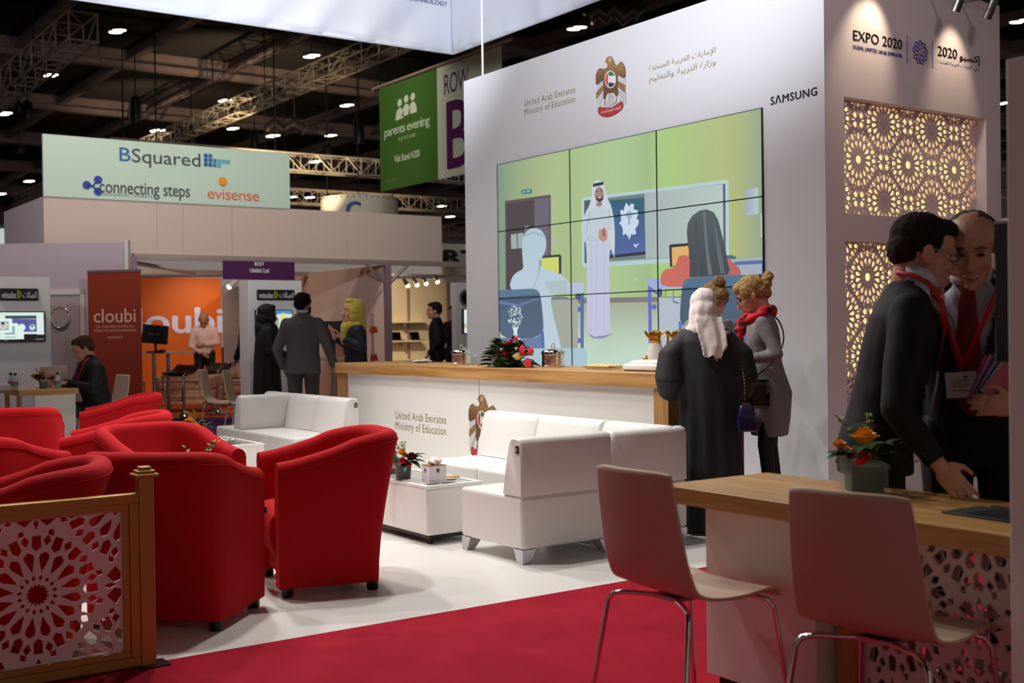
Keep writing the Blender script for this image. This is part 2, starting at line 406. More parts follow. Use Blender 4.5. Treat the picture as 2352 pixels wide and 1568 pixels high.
o = one('orange_carpet', 'orange carpet inside the cloubi booth under the bar stools', 'carpet', MB().bb((2, 17.9, -.05), (9.88, 24.2, -.015)), mat('orange_carpet', (206, 84, 16), .9, var=(3, .06)))

# ================================================================== feature wall
WX = 6.835; PY = 5.765
wall = struct('wall_back', MB().bb((WX, PY + .23, 0), (WX + .2, 10.614, 3.945)).bb((WX, PY, 0), (WX + .0075, PY + .23, 3.945)), wall_white)
fw = lambda x, y: onX(x, y, WX); LX = (-.0015, 0, 0)
t = TX(); t.px('United Arab Emirates', fw, 1205.4, 245, 230, 1322, LX, 0, 1.15); t.px('Ministry of Education', fw, 1205, 270, 250.5, 1322, LX, 0, 1.12)
t.build('english_lettering', goldink, wall)
t = TX(); t.px(shape('الإمارات العربية المتحدة'), fw, 1490.7, 168, 150, 1644.5, LX); t.px(shape('وزارة التربية والتعليم'), fw, 1491.5, 195.6, 174, 1644.5, LX)
t.build('arabic_lettering', goldink, wall)
TX().px('SΛMSUNG', fw, 1770.4, 241.5, 222.6, 1877.6, LX, .022, 1.1).build('brand_lettering', mat('navy_lettering', (18, 18, 34), .4), wall)
# falcon emblem, drawn once, used on the wall and on the counter
K = (52, 44, 42); BR = grad((150, 112, 66), (104, 68, 42), 1, 380, 640); WH = (212, 210, 212)
def grow(P, k):
    cx = sum(p[0] for p in P)/len(P); cy = sum(p[1] for p in P)/len(P); return [(cx + (p[0] - cx)*(1 + k), cy + (p[1] - cy)*(1 + k)) for p in P]
body = [(445, 292), (462, 250), (480, 215), (505, 188), (535, 176), (565, 186), (585, 215), (612, 280), (636, 340), (665, 364), (705, 340), (735, 300), (762, 280), (795, 310), (826, 370), (838, 420), (842, 625), (700, 556), (682, 760), (700, 945), (660, 962), (625, 905), (590, 890), (545, 915), (505, 895), (470, 950), (445, 1020), (402, 1022), (425, 850), (396, 645), (262, 765), (260, 560), (280, 490), (312, 430), (345, 408), (372, 425), (410, 432), (450, 422), (482, 400), (496, 365), (498, 325), (484, 298)]
def outline(P, w):
    n = len(P); r = []
    for i in range(n):
        a, c = V(P[i - 1]), V(P[(i + 1) % n]); d = (c - a).normalized(); q = V(P[i]); r.append((q.x - d.y*w, q.y + d.x*w))
    return r
EM = [(outline(body, -9), K), (body, BR), ([(500, 300), (505, 205), (535, 185), (570, 215), (560, 260)], (186, 160, 120)), (circ(498, 232, 10, 14, 8), K)]
for sgn in (0, 1):
    bands = [([(700, 556), (842, 628), (838, 745), (700, 662)], WH), ([(700, 670), (838, 752), (840, 892), (690, 772)], (150, 118, 74)), ([(690, 782), (842, 900), (846, 1138), (806, 1062), (760, 960), (700, 830)], WH)] if sgn else \
        [([(264, 768), (396, 650), (396, 742), (262, 890)], WH), ([(262, 896), (398, 752), (402, 846), (262, 1028)], (150, 118, 74)), ([(262, 1036), (404, 852), (384, 960), (340, 1080), (300, 1180), (262, 1278)], WH)]
    for P, c in bands: EM += [(outline(P, -6 if sgn else 6), K), (P, c)]
    for k in range(1, 5):
        x = 700 + k*28 if sgn else 264 + k*26
        if sgn: EM.append(([(x, 575 + k*14), (x + 5, 575 + k*14), (x + 7, 880 + k*50), (x, 850 + k*50)], K))
        else: EM.append(([(x, 745 - k*22), (x + 5, 745 - k*22), (x + 5, 1190 - k*70), (x, 1220 - k*70)], K))
tail = [(505, 900), (545, 918), (590, 894), (622, 910), (655, 970), (665, 1080), (600, 1130), (520, 1160), (440, 1150), (448, 1030), (472, 950)]
EM += [(outline(tail, -8), K), (tail, WH)] + [([(520 + k*14, 925), (526 + k*14, 925), (472 + k*32, 1145 - k*6), (464 + k*32, 1145 - k*6)], K) for k in range(6)]
rib = [(306, 1210), (345, 1172), (420, 1200), (560, 1204), (660, 1150), (745, 1062), (796, 1092), (796, 1205), (700, 1290), (560, 1368), (430, 1384), (306, 1322)]
EM += [(outline(rib, -8), (70, 30, 40)), (rib, (176, 44, 46))]
for P in ([(402, 1030), (434, 1040), (412, 1195), (362, 1188), (362, 1140)], [(666, 972), (698, 962), (740, 1050), (735, 1090), (690, 1112)]): EM += [(outline(P, -5), K), (P, WH)]
EM += [(circ(545, 630, 118, 180, 28), (196, 178, 160)), (circ(545, 630, 108, 170, 28), WH)]
E_ = circ(545, 630, 98, 156, 36)
EM += [([p for p in E_ if p[0] <= 508], (190, 44, 40)), ([p for p in E_ if p[0] >= 506 and p[1] <= 562] + [(506, 562)], (22, 120, 62)), ([p for p in E_ if p[0] >= 506 and p[1] >= 690] + [(506, 690)], (44, 40, 44))]
def chk(P):
    return [q for i in range(len(P)) for a, c in ((P[i], P[(i + 1) % len(P)]),) for q in ((a[0]*.75 + c[0]*.25, a[1]*.75 + c[1]*.25), (a[0]*.25 + c[0]*.75, a[1]*.25 + c[1]*.75))]
EM = [(chk(P), c) if len(P) in (42, 43, 44, 45, 46, 11, 12) else (P, c) for P, c in EM]
EMT = art_tris(EM)
ew = lambda x, y: onX(1340 + x/8.708, 110 + y/8.711, WX)
emb = art('emblem', EM, lambda x, y: ew(x, y) + V((-.004, 0, 0)), ink, wall, tr=EMT)
TX().px(shape('الإمارات العربية المتحدة'), fw, 1381, 263.5, 254, 1427, (-.006, 0, 0)).build('ribbon_lettering', whiteink, emb)
e0 = ew(545, 630); cc = onX(1101.5, 966.5, 5.19)
ew0 = lambda x, y: V((5.185, cc.y + ew(x, y).y - e0.y, cc.z + ew(x, y).z - e0.z))

# ================================================================== video wall, nine display panels
P8 = lambda x, y: (1100 + x/3.136, 350 + y/3.136)
def bgcol(x, y):
    st = [(140, (116, 148, 122)), (330, (150, 172, 116)), (520, (168, 190, 122)), (640, (160, 190, 118)), (1000, (166, 200, 134)), (1270, (150, 186, 116)), (1300, (158, 208, 104)), (1600, (166, 192, 112)), (1830, (176, 186, 104)), (2060, (136, 164, 128))]
    for i in range(len(st) - 1):
        if x <= st[i + 1][0] or i == len(st) - 2:
            t = min(max((x - st[i][0])/(st[i + 1][0] - st[i][0]), 0), 1); return tuple(st[i][1][k]*(1 - t) + st[i + 1][1][k]*t for k in range(3))
def haze(c):
    l = .3*c[0] + .59*c[1] + .11*c[2]; return tuple((c[k]*.80 + l*.20)*.93 + 12 for k in range(3))
pic = [(rect(x0, y0, x0 + 130, y0 + 260), bgcol) for x0 in range(60, 2160, 130) for y0 in range(-420, 1100, 260)]
pic += [([(60, 1075), (2160, 1040), (2160, 1800), (60, 1800)], grad((160, 172, 140), (190, 222, 196), 1, 1080, 1450)),
        ([(60, 1060), (2160, 1025), (2160, 1058), (60, 1100)], (122, 116, 108)),
        ([(315, 268), (388, 262), (388, 296), (315, 302)], (30, 118, 124)), ([(325, 276), (340, 275), (340, 290), (325, 291)], (120, 190, 190)), ([(352, 273), (376, 271), (376, 286), (352, 288)], (120, 190, 190)),
        ([(195, 350), (525, 303), (527, 1000), (200, 1010)], (84, 76, 84)), ([(205, 370), (402, 342), (402, 1000), (208, 1000)], (70, 58, 64)), ([(410, 340), (512, 325), (512, 1000), (410, 1000)], (100, 92, 112)),
        ([(236, 592), (280, 586), (282, 692), (240, 696)], (150, 172, 172)), ([(286, 584), (328, 578), (330, 688), (288, 692)], (150, 172, 172)), ([(335, 525), (365, 520), (365, 600), (335, 605)], (90, 110, 112)),
        ([(530, 625), (580, 618), (580, 665), (530, 668)], (170, 185, 150)),
        ([(745, 335), (760, 325), (1790, 197), (1806, 212), (1810, 768), (770, 830), (748, 815)], (172, 206, 208)), ([(765, 345), (1775, 225), (1778, 740), (768, 800)], (142, 164, 160)),
        ([(1205, 290), (1765, 232), (1770, 735), (1210, 765)], grad((160, 178, 178), (176, 200, 192), 0, 1205, 1765)), ([(1765, 228), (1782, 226), (1786, 740), (1770, 742)], (70, 84, 120)),
        ([(765, 348), (840, 340), (840, 790), (768, 796)], (74, 84, 96)), ([(935, 330), (1200, 297), (1208, 765), (940, 782)], (98, 124, 122)), ([(948, 345), (1196, 325), (1206, 715), (950, 742)], grad((26, 92, 116), (70, 92, 178), 1, 350, 720)), ([(948, 742), (1206, 712), (1208, 735), (948, 762)], (34, 40, 52))]
spl = []
for k in range(40):
    a = 2*pi*k/40; r = 1 + .13*sin(9*a) + .08*sin(17*a + 1); spl.append((1090 + (62 if sin(a) > 0 else 66)*cos(a)*r, 490 + 118*sin(a)*r))
pic += [(spl, (196, 216, 240)), ([(1120, 655), (1135, 668), (1162, 650), (1158, 665), (1140, 674), (1150, 690), (1132, 680), (1122, 672)], (190, 210, 235)), (circ(1090, 450, 24, 30, 12), (150, 176, 204)),
        ([(1086, 470), (1094, 470), (1096, 520), (1084, 520)], (130, 150, 180)),
        ([(1928, 268), (2020, 254), (2022, 440), (1934, 462)], grad((150, 168, 200), (176, 196, 200), 0, 1930, 2020)), ([(2038, 440), (2060, 436), (2060, 610), (2040, 612)], (180, 205, 200)),
        ([(1800, 770), (2070, 752), (2070, 1300), (1800, 1300)], (150, 172, 186)), ([(1850, 788), (2070, 774), (2070, 800), (1850, 812)], (70, 100, 176)), ([(2046, 800), (2070, 800), (2070, 1010), (2046, 1010)], (66, 86, 176)),
        ([(1750, 745), (1830, 738), (1862, 752), (1858, 768), (1780, 770)], (70, 100, 130)),
        ([(1130, 900), (1152, 898), (1152, 925), (1130, 927)], (178, 196, 150))]
# teacher in white
pic += [([(760, 470), (790, 400), (835, 345), (945, 330), (975, 440), (988, 560), (984, 765), (945, 660), (948, 1000), (958, 1290), (930, 1320), (865, 1330), (800, 1312), (783, 1285), (786, 650), (758, 640), (752, 560)], grad((186, 204, 216), (190, 192, 232), 1, 400, 1200)),
        ([(940, 600), (984, 765), (986, 560), (950, 480)], (200, 210, 205)), ([(785, 1295), (840, 1328), (950, 1310), (958, 1300), (962, 1312), (900, 1340), (830, 1338)], (130, 130, 190)),
        ([(824, 235), (840, 208), (868, 197), (896, 208), (908, 240), (930, 320), (965, 430), (900, 400), (850, 385), (790, 420), (822, 320)], (196, 212, 224)), ([(828, 226), (868, 218), (904, 210), (906, 232), (868, 242), (830, 250)], (36, 44, 54)),
        (circ(874, 300, 33, 52, 18), (164, 122, 104)), ([(845, 315), (870, 330), (906, 310), (900, 345), (876, 362), (852, 345)], (62, 46, 48)), ([(862, 326), (892, 318), (880, 332)], (220, 215, 215)), ([(846, 280), (868, 276), (868, 282), (846, 286)], (60, 45, 48)), ([(880, 272), (900, 268), (900, 274), (880, 279)], (60, 45, 48)),
        ([(850, 360), (895, 360), (892, 385), (870, 392), (852, 384)], (160, 112, 100)), ([(868, 566), (905, 540), (930, 560), (932, 625), (905, 645), (870, 622)], (196, 134, 118)), ([(895, 560), (915, 545), (918, 610), (900, 600)], (150, 90, 90)),
        ([(760, 640), (865, 640), (870, 622), (785, 600)], (176, 196, 214))]
pic += [([(x, 640), (x + 9, 640), (x + 4 + k*3, 1290), (x - 4 + k*3, 1290)], (181, 187, 220)) for k, x in enumerate((812, 850, 905))] + [([(800, 420), (812, 425), (782, 600), (772, 590)], (170, 188, 204)), ([(938, 400), (946, 396), (958, 560), (946, 560)], (174, 190, 206))]
# seated pupils, desks and chairs
pic += [([(600, 940), (765, 934), (762, 1010), (640, 1016)], (178, 190, 224)), ([(738, 1015), (764, 1012), (762, 1412), (740, 1414)], (76, 104, 176)), (circ(722, 1040, 22, 26, 10), (64, 84, 124)), (circ(722, 1130, 22, 20, 10), (72, 100, 176)), (circ(722, 1355, 22, 20, 10), (72, 100, 176)),
        ([(480, 1050), (660, 1030), (656, 1115), (540, 1120), (540, 1108), (644, 1102), (646, 1042), (480, 1062)], (74, 116, 166)), ([(530, 1060), (720, 1060), (720, 1420), (530, 1420)], (160, 166, 150)),
        ([(465, 745), (590, 734), (601, 745), (601, 872), (470, 880)], (40, 48, 58)), ([(455, 762), (582, 752), (584, 868), (455, 875)], (206, 214, 84)),
        ([(224, 990), (240, 905), (280, 860), (330, 840), (322, 780), (318, 700), (316, 640), (335, 585), (372, 548), (420, 543), (462, 562), (488, 612), (494, 680), (478, 730), (450, 770), (448, 830), (520, 850), (600, 878), (650, 920), (656, 960), (640, 1010), (524, 1020), (530, 1120), (560, 1240), (594, 1380), (600, 1420), (500, 1420), (460, 1300), (400, 1100)], grad((170, 200, 216), (184, 206, 226), 1, 560, 1200)),
        ([(440, 775), (452, 765), (450, 840), (405, 975), (395, 985), (432, 880)], (140, 168, 190)), ([(330, 595), (400, 570), (488, 600), (480, 610), (400, 584), (336, 606)], (150, 176, 192)), ([(480, 930), (650, 920), (640, 1008), (520, 1020)], (168, 192, 196)),
        ([(130, 992), (392, 980), (430, 990), (452, 1030), (470, 1200), (474, 1290), (420, 1330), (340, 1346), (130, 1330)], grad((60, 92, 118), (74, 96, 128), 1, 1040, 1300)), ([(130, 992), (392, 980), (425, 990), (440, 1020), (130, 1046)], (76, 116, 148)), ([(130, 1330), (340, 1346), (420, 1330), (470, 1300), (478, 1420), (130, 1420)], (92, 122, 170)), ([(130, 1062), (290, 1092), (420, 1050), (440, 1055), (300, 1110), (130, 1085)], (90, 116, 170)), ([(452, 1290), (474, 1285), (482, 1420), (462, 1420)], (74, 104, 184)),
        ([(130, 1412), (786, 1408), (782, 1700), (130, 1700)], (158, 198, 214)),
        ([(1212, 908), (1480, 902), (1480, 978), (1240, 982), (1214, 930)], (150, 172, 228)), ([(1225, 955), (1300, 1010), (1300, 1030), (1250, 1000), (1254, 1420), (1230, 1420)], (92, 96, 220)), (circ(1312, 1010, 18, 32, 10), (66, 84, 130)), (circ(1270, 1112, 20, 18, 10), (84, 104, 200)),
        ([(1300, 1045), (1470, 1045), (1470, 1420), (1300, 1420)], (176, 186, 206)), ([(1350, 985), (1356, 985), (1356, 1040), (1350, 1040)], (72, 90, 140)), ([(1405, 985), (1412, 985), (1412, 1070), (1450, 1080), (1450, 1090), (1405, 1080)], (80, 110, 190)),
        ([(1378, 670), (1390, 662), (1530, 652), (1530, 815), (1384, 824)], (30, 34, 44)), ([(1396, 684), (1520, 672), (1520, 810), (1400, 818)], (232, 170, 76)),
        ([(1314, 930), (1318, 880), (1345, 845), (1420, 825), (1448, 745), (1500, 738), (1560, 800), (1780, 745), (1850, 800), (1885, 835), (1898, 880), (1700, 900), (1520, 930), (1480, 965), (1380, 968), (1330, 955)], grad((222, 92, 74), (196, 84, 80), 0, 1320, 1880)),
        ([(1505, 575), (1512, 510), (1545, 455), (1600, 418), (1650, 410), (1700, 432), (1732, 490), (1760, 600), (1785, 700), (1800, 790), (1816, 850), (1800, 880), (1700, 888), (1524, 898), (1528, 760), (1512, 660)], grad((72, 84, 92), (52, 62, 74), 1, 420, 880)),
        ([(1620, 430), (1640, 428), (1660, 700), (1690, 880), (1660, 884), (1640, 700)], (92, 106, 116)), ([(1700, 470), (1720, 560), (1760, 760), (1780, 870), (1750, 872), (1725, 740)], (84, 98, 108)), ([(1560, 500), (1580, 480), (1590, 760), (1600, 890), (1570, 890), (1565, 700)], (60, 70, 82)),
        ([(1452, 1230), (1462, 1040), (1478, 940), (1500, 912), (1560, 896), (1925, 877), (1950, 892), (1962, 920), (1940, 1100), (1870, 1250), (1840, 1270), (1700, 1250), (1500, 1260)], grad((58, 92, 122), (60, 84, 112), 1, 960, 1240)), ([(1480, 945), (1500, 912), (1560, 896), (1925, 877), (1950, 892), (1962, 925), (1900, 955), (1480, 975)], (64, 108, 140)),
        ([(1445, 1220), (1470, 1210), (1480, 1420), (1450, 1420)], (84, 110, 210)), ([(1905, 1200), (1935, 1180), (1950, 1420), (1910, 1420)], (80, 104, 214)), (rect(1480, 1262, 1800, 1420), (190, 196, 214))]
rnd = random.Random(3)
for k in range(95):                                   # the tree mark
    a = rnd.uniform(0, 2*pi); q = sqrt(rnd.uniform(.02, 1)); r = rnd.uniform(3, 6.5); x = 268 + 52*q*cos(a); y = 1180 + 78*q*sin(a)
    pic.append(([(x - r, y), (x, y - r*1.3), (x + r, y + rnd.uniform(-2, 2)), (x, y + r*1.2)], (196, 226, 232)))
pic += [([(244, 1250), (262, 1262), (266, 1250), (274, 1262), (294, 1246), (282, 1285), (284, 1330), (330, 1352), (325, 1356), (280, 1344), (258, 1340), (258, 1285)], (206, 234, 240))]
Y0, Y1, Z0, Z1 = 6.366, 9.985, .935, 2.982
vw = thing('video_wall', 'large video wall of nine screens showing a classroom lesson', 'video wall', (WX, (Y0 + Y1)/2, Z0))
off = V((WX, (Y0 + Y1)/2, Z0))
seams = [[(0, 0), (1, 1)]]
def inv(y, z):       # plane point -> crop coordinates
    q = ROT.transposed() @ (V((WX, y, z)) - EYE); return ((1176 + FPX*q.x/-q.z - 1100)*3.136, (784 - FPX*q.y/-q.z - 350)*3.136)
ys = [Y0 + (Y1 - Y0)*i/3 for i in range(4)]; zs = [Z0 + (Z1 - Z0)*i/3 for i in range(4)]
def chaikin(P, n=2):
    for _ in range(n): P = [q for i in range(len(P)) for a, c in ((P[i], P[(i + 1) % len(P)]),) for q in ((a[0]*.75 + c[0]*.25, a[1]*.75 + c[1]*.25), (a[0]*.25 + c[0]*.75, a[1]*.25 + c[1]*.75))]
    return P
pic = [(chaikin(P), c) if 8 <= len(P) <= 34 and len(P) != 20 and len(P) != 10 and len(P) != 12 and len(P) != 16 and P[0][0] < 2200 else (P, c) for P, c in pic]
plane_polys = [([(onX(*P8(*p), WX).y, onX(*P8(*p), WX).z) for p in P], (lambda c: (lambda y, z: haze(c(*inv(y, z)))) if callable(c) else haze(c))(c)) for P, c in pic]
extra = [[(y, Z0 - .1), (y, Z1 + .1)] for y in ys] + [[(Y0 - .1, z), (Y1 + .1, z)] for z in zs]
vs_ = []; es_ = []
def vw_tris():
    vs = []; es = []
    for P in [q[0] for q in plane_polys]:
        k = len(vs); vs += [V(p) for p in P]; n = len(P); es += [(k + i, k + (i + 1) % n) for i in range(n)]
    for a, b_ in extra: k = len(vs); vs += [V(a), V(b_)]; es.append((k, k + 1))
    ov, oe, of, _, _, _ = delaunay_2d_cdt(vs, es, [], 0, 1e-5, False); out = []
    bbs = [(min(p[0] for p in q[0]), max(p[0] for p in q[0]), min(p[1] for p in q[0]), max(p[1] for p in q[0])) for q in plane_polys]
    for f in of:
        cx = sum(ov[i].x for i in f)/3; cy = sum(ov[i].y for i in f)/3
        if not (Y0 < cx < Y1 and Z0 < cy < Z1): continue
        for q in range(len(plane_polys) - 1, -1, -1):
            b_ = bbs[q]
            if b_[0] <= cx <= b_[1] and b_[2] <= cy <= b_[3] and inside((cx, cy), plane_polys[q][0]): out.append((f, q, (cx, cy))); break
    return ov, out
VT = vw_tris()
for i in range(3):
    for j in range(3):
        a, b2, c, d = ys[i], ys[i + 1], zs[j], zs[j + 1]; m_ = MB(); w = .0045
        for p, q in (((-.018, a, c), (.0, a + w, d)), ((-.018, b2 - w, c), (.0, b2, d)), ((-.018, a, c), (.0, b2, c + w)), ((-.018, a, d - w), (.0, b2, d))):
            m_.bb([WX + p[0] - off.x, p[1] - off.y, p[2] - off.z], [WX + q[0] - off.x, q[1] - off.y, q[2] - off.z])
        pn = m_.build('display_panel', blackgloss, vw)
        art('screen', plane_polys, lambda y, z: V((-.012, y - off.y, z - off.z)), glow, pn, pick=lambda cc_: a < cc_[0] < b2 and c < cc_[1] < d, tr=VT)

# ================================================================== side wall with the two lit star lattices
PY = 5.765; m_ = MB()
X0, X1 = WX + .008, 9.03; xa, xb = 7.046, 8.826
for p, q in (((X0, 2.99), (X1, 3.945)), ((X0, 1.93), (X1, 2.13)), ((X0, 0), (X1, .2)), ((X0, .2), (xa, 1.93)), ((xb, .2), (X1, 1.93)), ((X0, 2.13), (xa, 2.99)), ((xb, 2.13), (X1, 2.99))):
    m_.bb((p[0], PY if p[0] > X0 else PY + .0, p[1]), (q[0], PY + .22, q[1]))
wall_r = struct('wall_right', m_, mat('side_wall_bounce_tint', (228, 212, 214), .6, var=(.8, .02)))  # off-white wall, the red carpet's bounce put in as slight pink
struct('wall_return', MB().bb((X1 - .1, PY + .22, 0), (X1, 8.2, 3.945)), wall_white)
fp = lambda x, y: onY(x, y, PY); LY = (0, -.003, 0)
t = TX(); t.px('EXPO 2020', fp, 1959.3, 92.2, 68.8, 2071, LY, .006); t.px('2020', fp, 2153, 127.3, 105, 2197.4, LY, .006); t.px(shape('إكسبو'), fp, 2203.2, 143, 120, 2250.2, LY, .006)
t.build('dark_lettering', darkink, wall_r)
t = TX(); t.px('DUBAI, UNITED ARAB EMIRATES', fp, 1959.3, 113, 103.2, 2071, LY, .004); t.px(shape('دبي، الإمارات العربية المتحدة'), fp, 2152.6, 148, 136, 2248.7, LY)
for x, ya, yb in ((2082.5, 81, 147), (2141, 93, 157)):
    a, c = fp(x, ya), fp(x, yb); t.bb((a.x - .002, a.y - .004, c.z), (a.x + .002, a.y - .001, a.z))
ctr = fp(2112.4, 120.4); s_ = .095
for k in range(9):                                   # nine-fold star ring mark
    a = pi/2 + 2*pi*k/9
    P = lambda r, g: ctr + V((r*s_*cos(g), -.004, r*s_*sin(g)))
    t.tube([P(1, a), P(.83, a + pi/9), P(1, a + 2*pi/9)], .0035, 5)
    t.tube([P(.20, a + pi/9 - .35), P(.42, a + pi/9 - .36), P(.62, a + pi/9 - .30), P(.83, a + pi/9), P(.62, a + pi/9 + .30), P(.42, a + pi/9 + .36), P(.20, a + pi/9 + .35)], .0035, 5)
t.build('blue_lettering', blueink, wall_r)
latm = mat('lattice_paint', (222, 200, 204), .6)
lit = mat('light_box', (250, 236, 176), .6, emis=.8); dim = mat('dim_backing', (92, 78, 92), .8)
T_ = .6
xa_ = onY(1973, 366, 5.86)
for nm, z0, z1, ox, oz, lab in (('a', 2.13, 2.99, xa_.x - xa, onY(1973, 366, 5.86).z - 2.13, 'backlit star lattice screen in the upper opening of the side wall'), ('b', .2, 1.93, onY(1994, 636, 5.86).x - xa, onY(1994, 636, 5.86).z - .2, 'tall backlit star lattice screen behind the two men in suits')):
    r = thing('lattice_screen', lab, 'lattice screen', (xa, PY + .095, z0), 0, 'backlit lattice screens')
    lattice_obj('star_lattice', lattice(xb - xa, z1 - z0, T_, ox % T_, oz % T_, .015), latm, r)
    zz = 0 if nm == 'a' else .7
    MB().bb((0.01, .10, zz + .01), (xb - xa - .01, .115, z1 - z0 - .01)).build('light_panel', lit, r)
    if nm == 'b': MB().bb((0.01, .10, .01), (xb - xa - .01, .115, zz)).build('backing_panel', dim, r)  # panel colour stands for the dark purple reflection behind the lower lattice
for x, y, tz in ((2278, 14, (8.35, PY, 3.35)), (2206, -4, (8.4, PY + .01, 3.35)), (2040, -60, (7.3, PY, 3.6))):
    p = onY(x, y, PY - .28); r = thing('wall_spotlight', {2278: 'grey spotlight at the top right corner of the side wall', 2206: 'grey spotlight above the arabic lettering on the side wall', 2040: 'spotlight above the english lettering on the side wall'}[x], 'spotlight', p, 0, 'spotlights on the side wall')
    d = (V((p.x, PY, p.z - .55)) - p).normalized()
    MB().tube([-d*.05, d*.02, d*.10], [.032, .036, .036], 18).build('lamp_housing', steel, r, smooth=40)
    MB().tube([(0, 0, .01), (0, .1, .07), (0, .28, .09)], .009, 8).build('bracket', steel, r, smooth=40)
spot('wall_washer', (7.42, 5.42, 3.93), (7.32, 5.765, 3.42), 26, 62, .8, .03, (1, .84, .58))
spot('wall_washer', (8.36, 5.46, 3.90), (8.36, 5.765, 3.30), 22, 56, .8, .03, (1, .84, .58))

# ================================================================== service counter
CX0, CX1, CY0, CY1, CZ = 5.19, 5.90, 5.70, 10.44, 1.0
r = thing('service_counter', 'long white counter with oak top, gold lettering and falcon emblem', 'counter', (CX0, CY0, 0)); L_ = CY1 - CY0; D_ = CX1 - CX0
MB().bb((0, 0, CZ - .095), (D_, L_, CZ)).build('counter_top', oakY, r, bevel=.003)
fpn = MB().bb((.035, .14, .04), (.06, L_ - .2, CZ - .095)).build('front_panel', white_lam, r)
jy = onX(1101, 900, CX0 + .035).y - CY0; MB().bb((0.03, jy - .001, .05), (.0345, jy + .001, CZ - .1)).build('panel_joint', mat('joint_grey', (190, 188, 184), .6), r)
for y0, y1 in ((0.0, .14), (L_ - .20, L_)): MB().bb((.02, y0, 0), (.14, y1, CZ - .095)).build('end_post', oakZ, r, bevel=.002)
MB().bb((D_ - .10, 0, 0), (D_, .12, CZ - .095)).build('end_post', oakZ, r, bevel=.002)
MB().bb((.5, .14, .04), (.52, L_ - .2, CZ - .095)).build('back_panel', mat('dark_board', (34, 28, 26), .7), r)
MB().bb((.14, .01, .02), (D_ - .10, .03, CZ - .095)).build('side_panel', mat('dark_board', (34, 28, 26), .7), r)
fc = lambda x, y: onX(x, y, CX0 + .035) - V((CX0, CY0, 0))
t = TX(); t.px('United Arab Emirates', fc, 908.5, 961, 943, 1025, (-.0012, 0, 0), 0, 1.15); t.px('Ministry of Education', fc, 908.5, 991, 967, 1025, (-.0012, 0, 0), 0, 1.12)
t.build('lettering', goldink, fpn)
art('emblem', EM, lambda x, y: ew0(x, y) - V((CX0, CY0, 0)) + V((.034, 0, 0)), ink, fpn, tr=EMT)

# ================================================================== things on the counter
def petal_rose(mb, c, r, n=3, up=V((0, 0, 1)), tilt=None):
    c = V(c); R = tilt if tilt is not None else M.Identity(3)
    for lay in range(n):
        k = 3 + lay*2; rr = r*(.35 + .65*lay/(max(n - 1, 1))); h = r*(1.15 - .35*lay/n)
        for i in range(k):
            a = 2*pi*(i + .5*(lay % 2))/k + lay; w = 2*pi/k*.62
            pts = []
            for v_ in range(4):
                t_ = v_/3; ra = rr*(.35 + .65*sin(t_*pi*.55)) * (1.0 + .15*(t_ > .9)); z = -r*.5 + (h + r*.2)*t_ - (.12*r*lay if t_ > .9 else 0)
                pts.append([c + R @ V((ra*cos(a + w*s), ra*sin(a + w*s), z - abs(s)*r*.12*t_)) for s in (-1, -.4, .4, 1)])
            mb.loft(pts, False, False)
def leaf(mb, p, d, L, w, droop=.3):
    p = V(p); d = V(d).normalized(); s = d.cross(V((0, 0, 1))); s = s.normalized() if s.length > .01 else V((1, 0, 0)); rows = []
    for i in range(6):
        t_ = i/5; q = p + d*L*t_ - V((0, 0, droop*L*t_*t_)); ww = w*sin(pi*(t_*.9 + .06))
        rows.append([q - s*ww + V((0, 0, ww*.25)), q, q + s*ww + V((0, 0, ww*.25))])
    mb.loft(rows, False, False)
GREEN = mat('leaf_green', (38, 70, 30), .45); GREEN2 = mat('leaf_light', (112, 132, 40), .5); DARKG = mat('leaf_dark', (34, 62, 34), .4)
ROSE = {'orange': mat('orange_petals', (248, 168, 30), .6), 'red': mat('red_petals', (196, 16, 26), .6), 'dark': mat('maroon_petals', (92, 6, 22), .6), 'cream': mat('cream_petals', (226, 214, 160), .6), 'pink': mat('pink_petals', (200, 44, 60), .3, var=(70, .45))}
def foliage(r, spec, base=(0, 0, 0), R=.1, H=.1, nl=26, seed=1, L=.08, w=.018, sprigs=3):
    rn = random.Random(seed); mb = MB()
    for k in range(nl):
        a = rn.uniform(0, 2*pi); e = rn.uniform(-.1, .9); p = V(base) + V((cos(a)*R*.35, sin(a)*R*.35, H*rn.uniform(0, .45)))
        leaf(mb, p, (cos(a), sin(a), e), L*rn.uniform(.8, 1.45), w*rn.uniform(1.0, 1.6), rn.uniform(.1, .5))
    mb.build('leaves', GREEN, r, smooth=60)
    if sprigs:
        mb = MB()
        for k in range(sprigs):
            a = rn.uniform(0, 2*pi); p = V(base) + V((0, 0, H*.3)); q = p + V((cos(a)*R*.9, sin(a)*R*.9, H*1.3))
            mb.tube([p, (p + q)/2 + V((0, 0, .02)), q], .0016, 5)
            for i in range(9):
                s = p.lerp(q, .45 + .06*i); leaf(mb, s, (cos(a + i*2.4), sin(a + i*2.4), .5), L*.3, w*.35, 0)
        mb.build('sprigs', GREEN2, r, smooth=60)
    for col, x, y, z, s in spec:
        mb = MB(); petal_rose(mb, (base[0] + x, base[1] + y, base[2] + z), s*1.22, 4 if s > .02 else 3)
        mb.build('rose', ROSE[col], r, smooth=60)
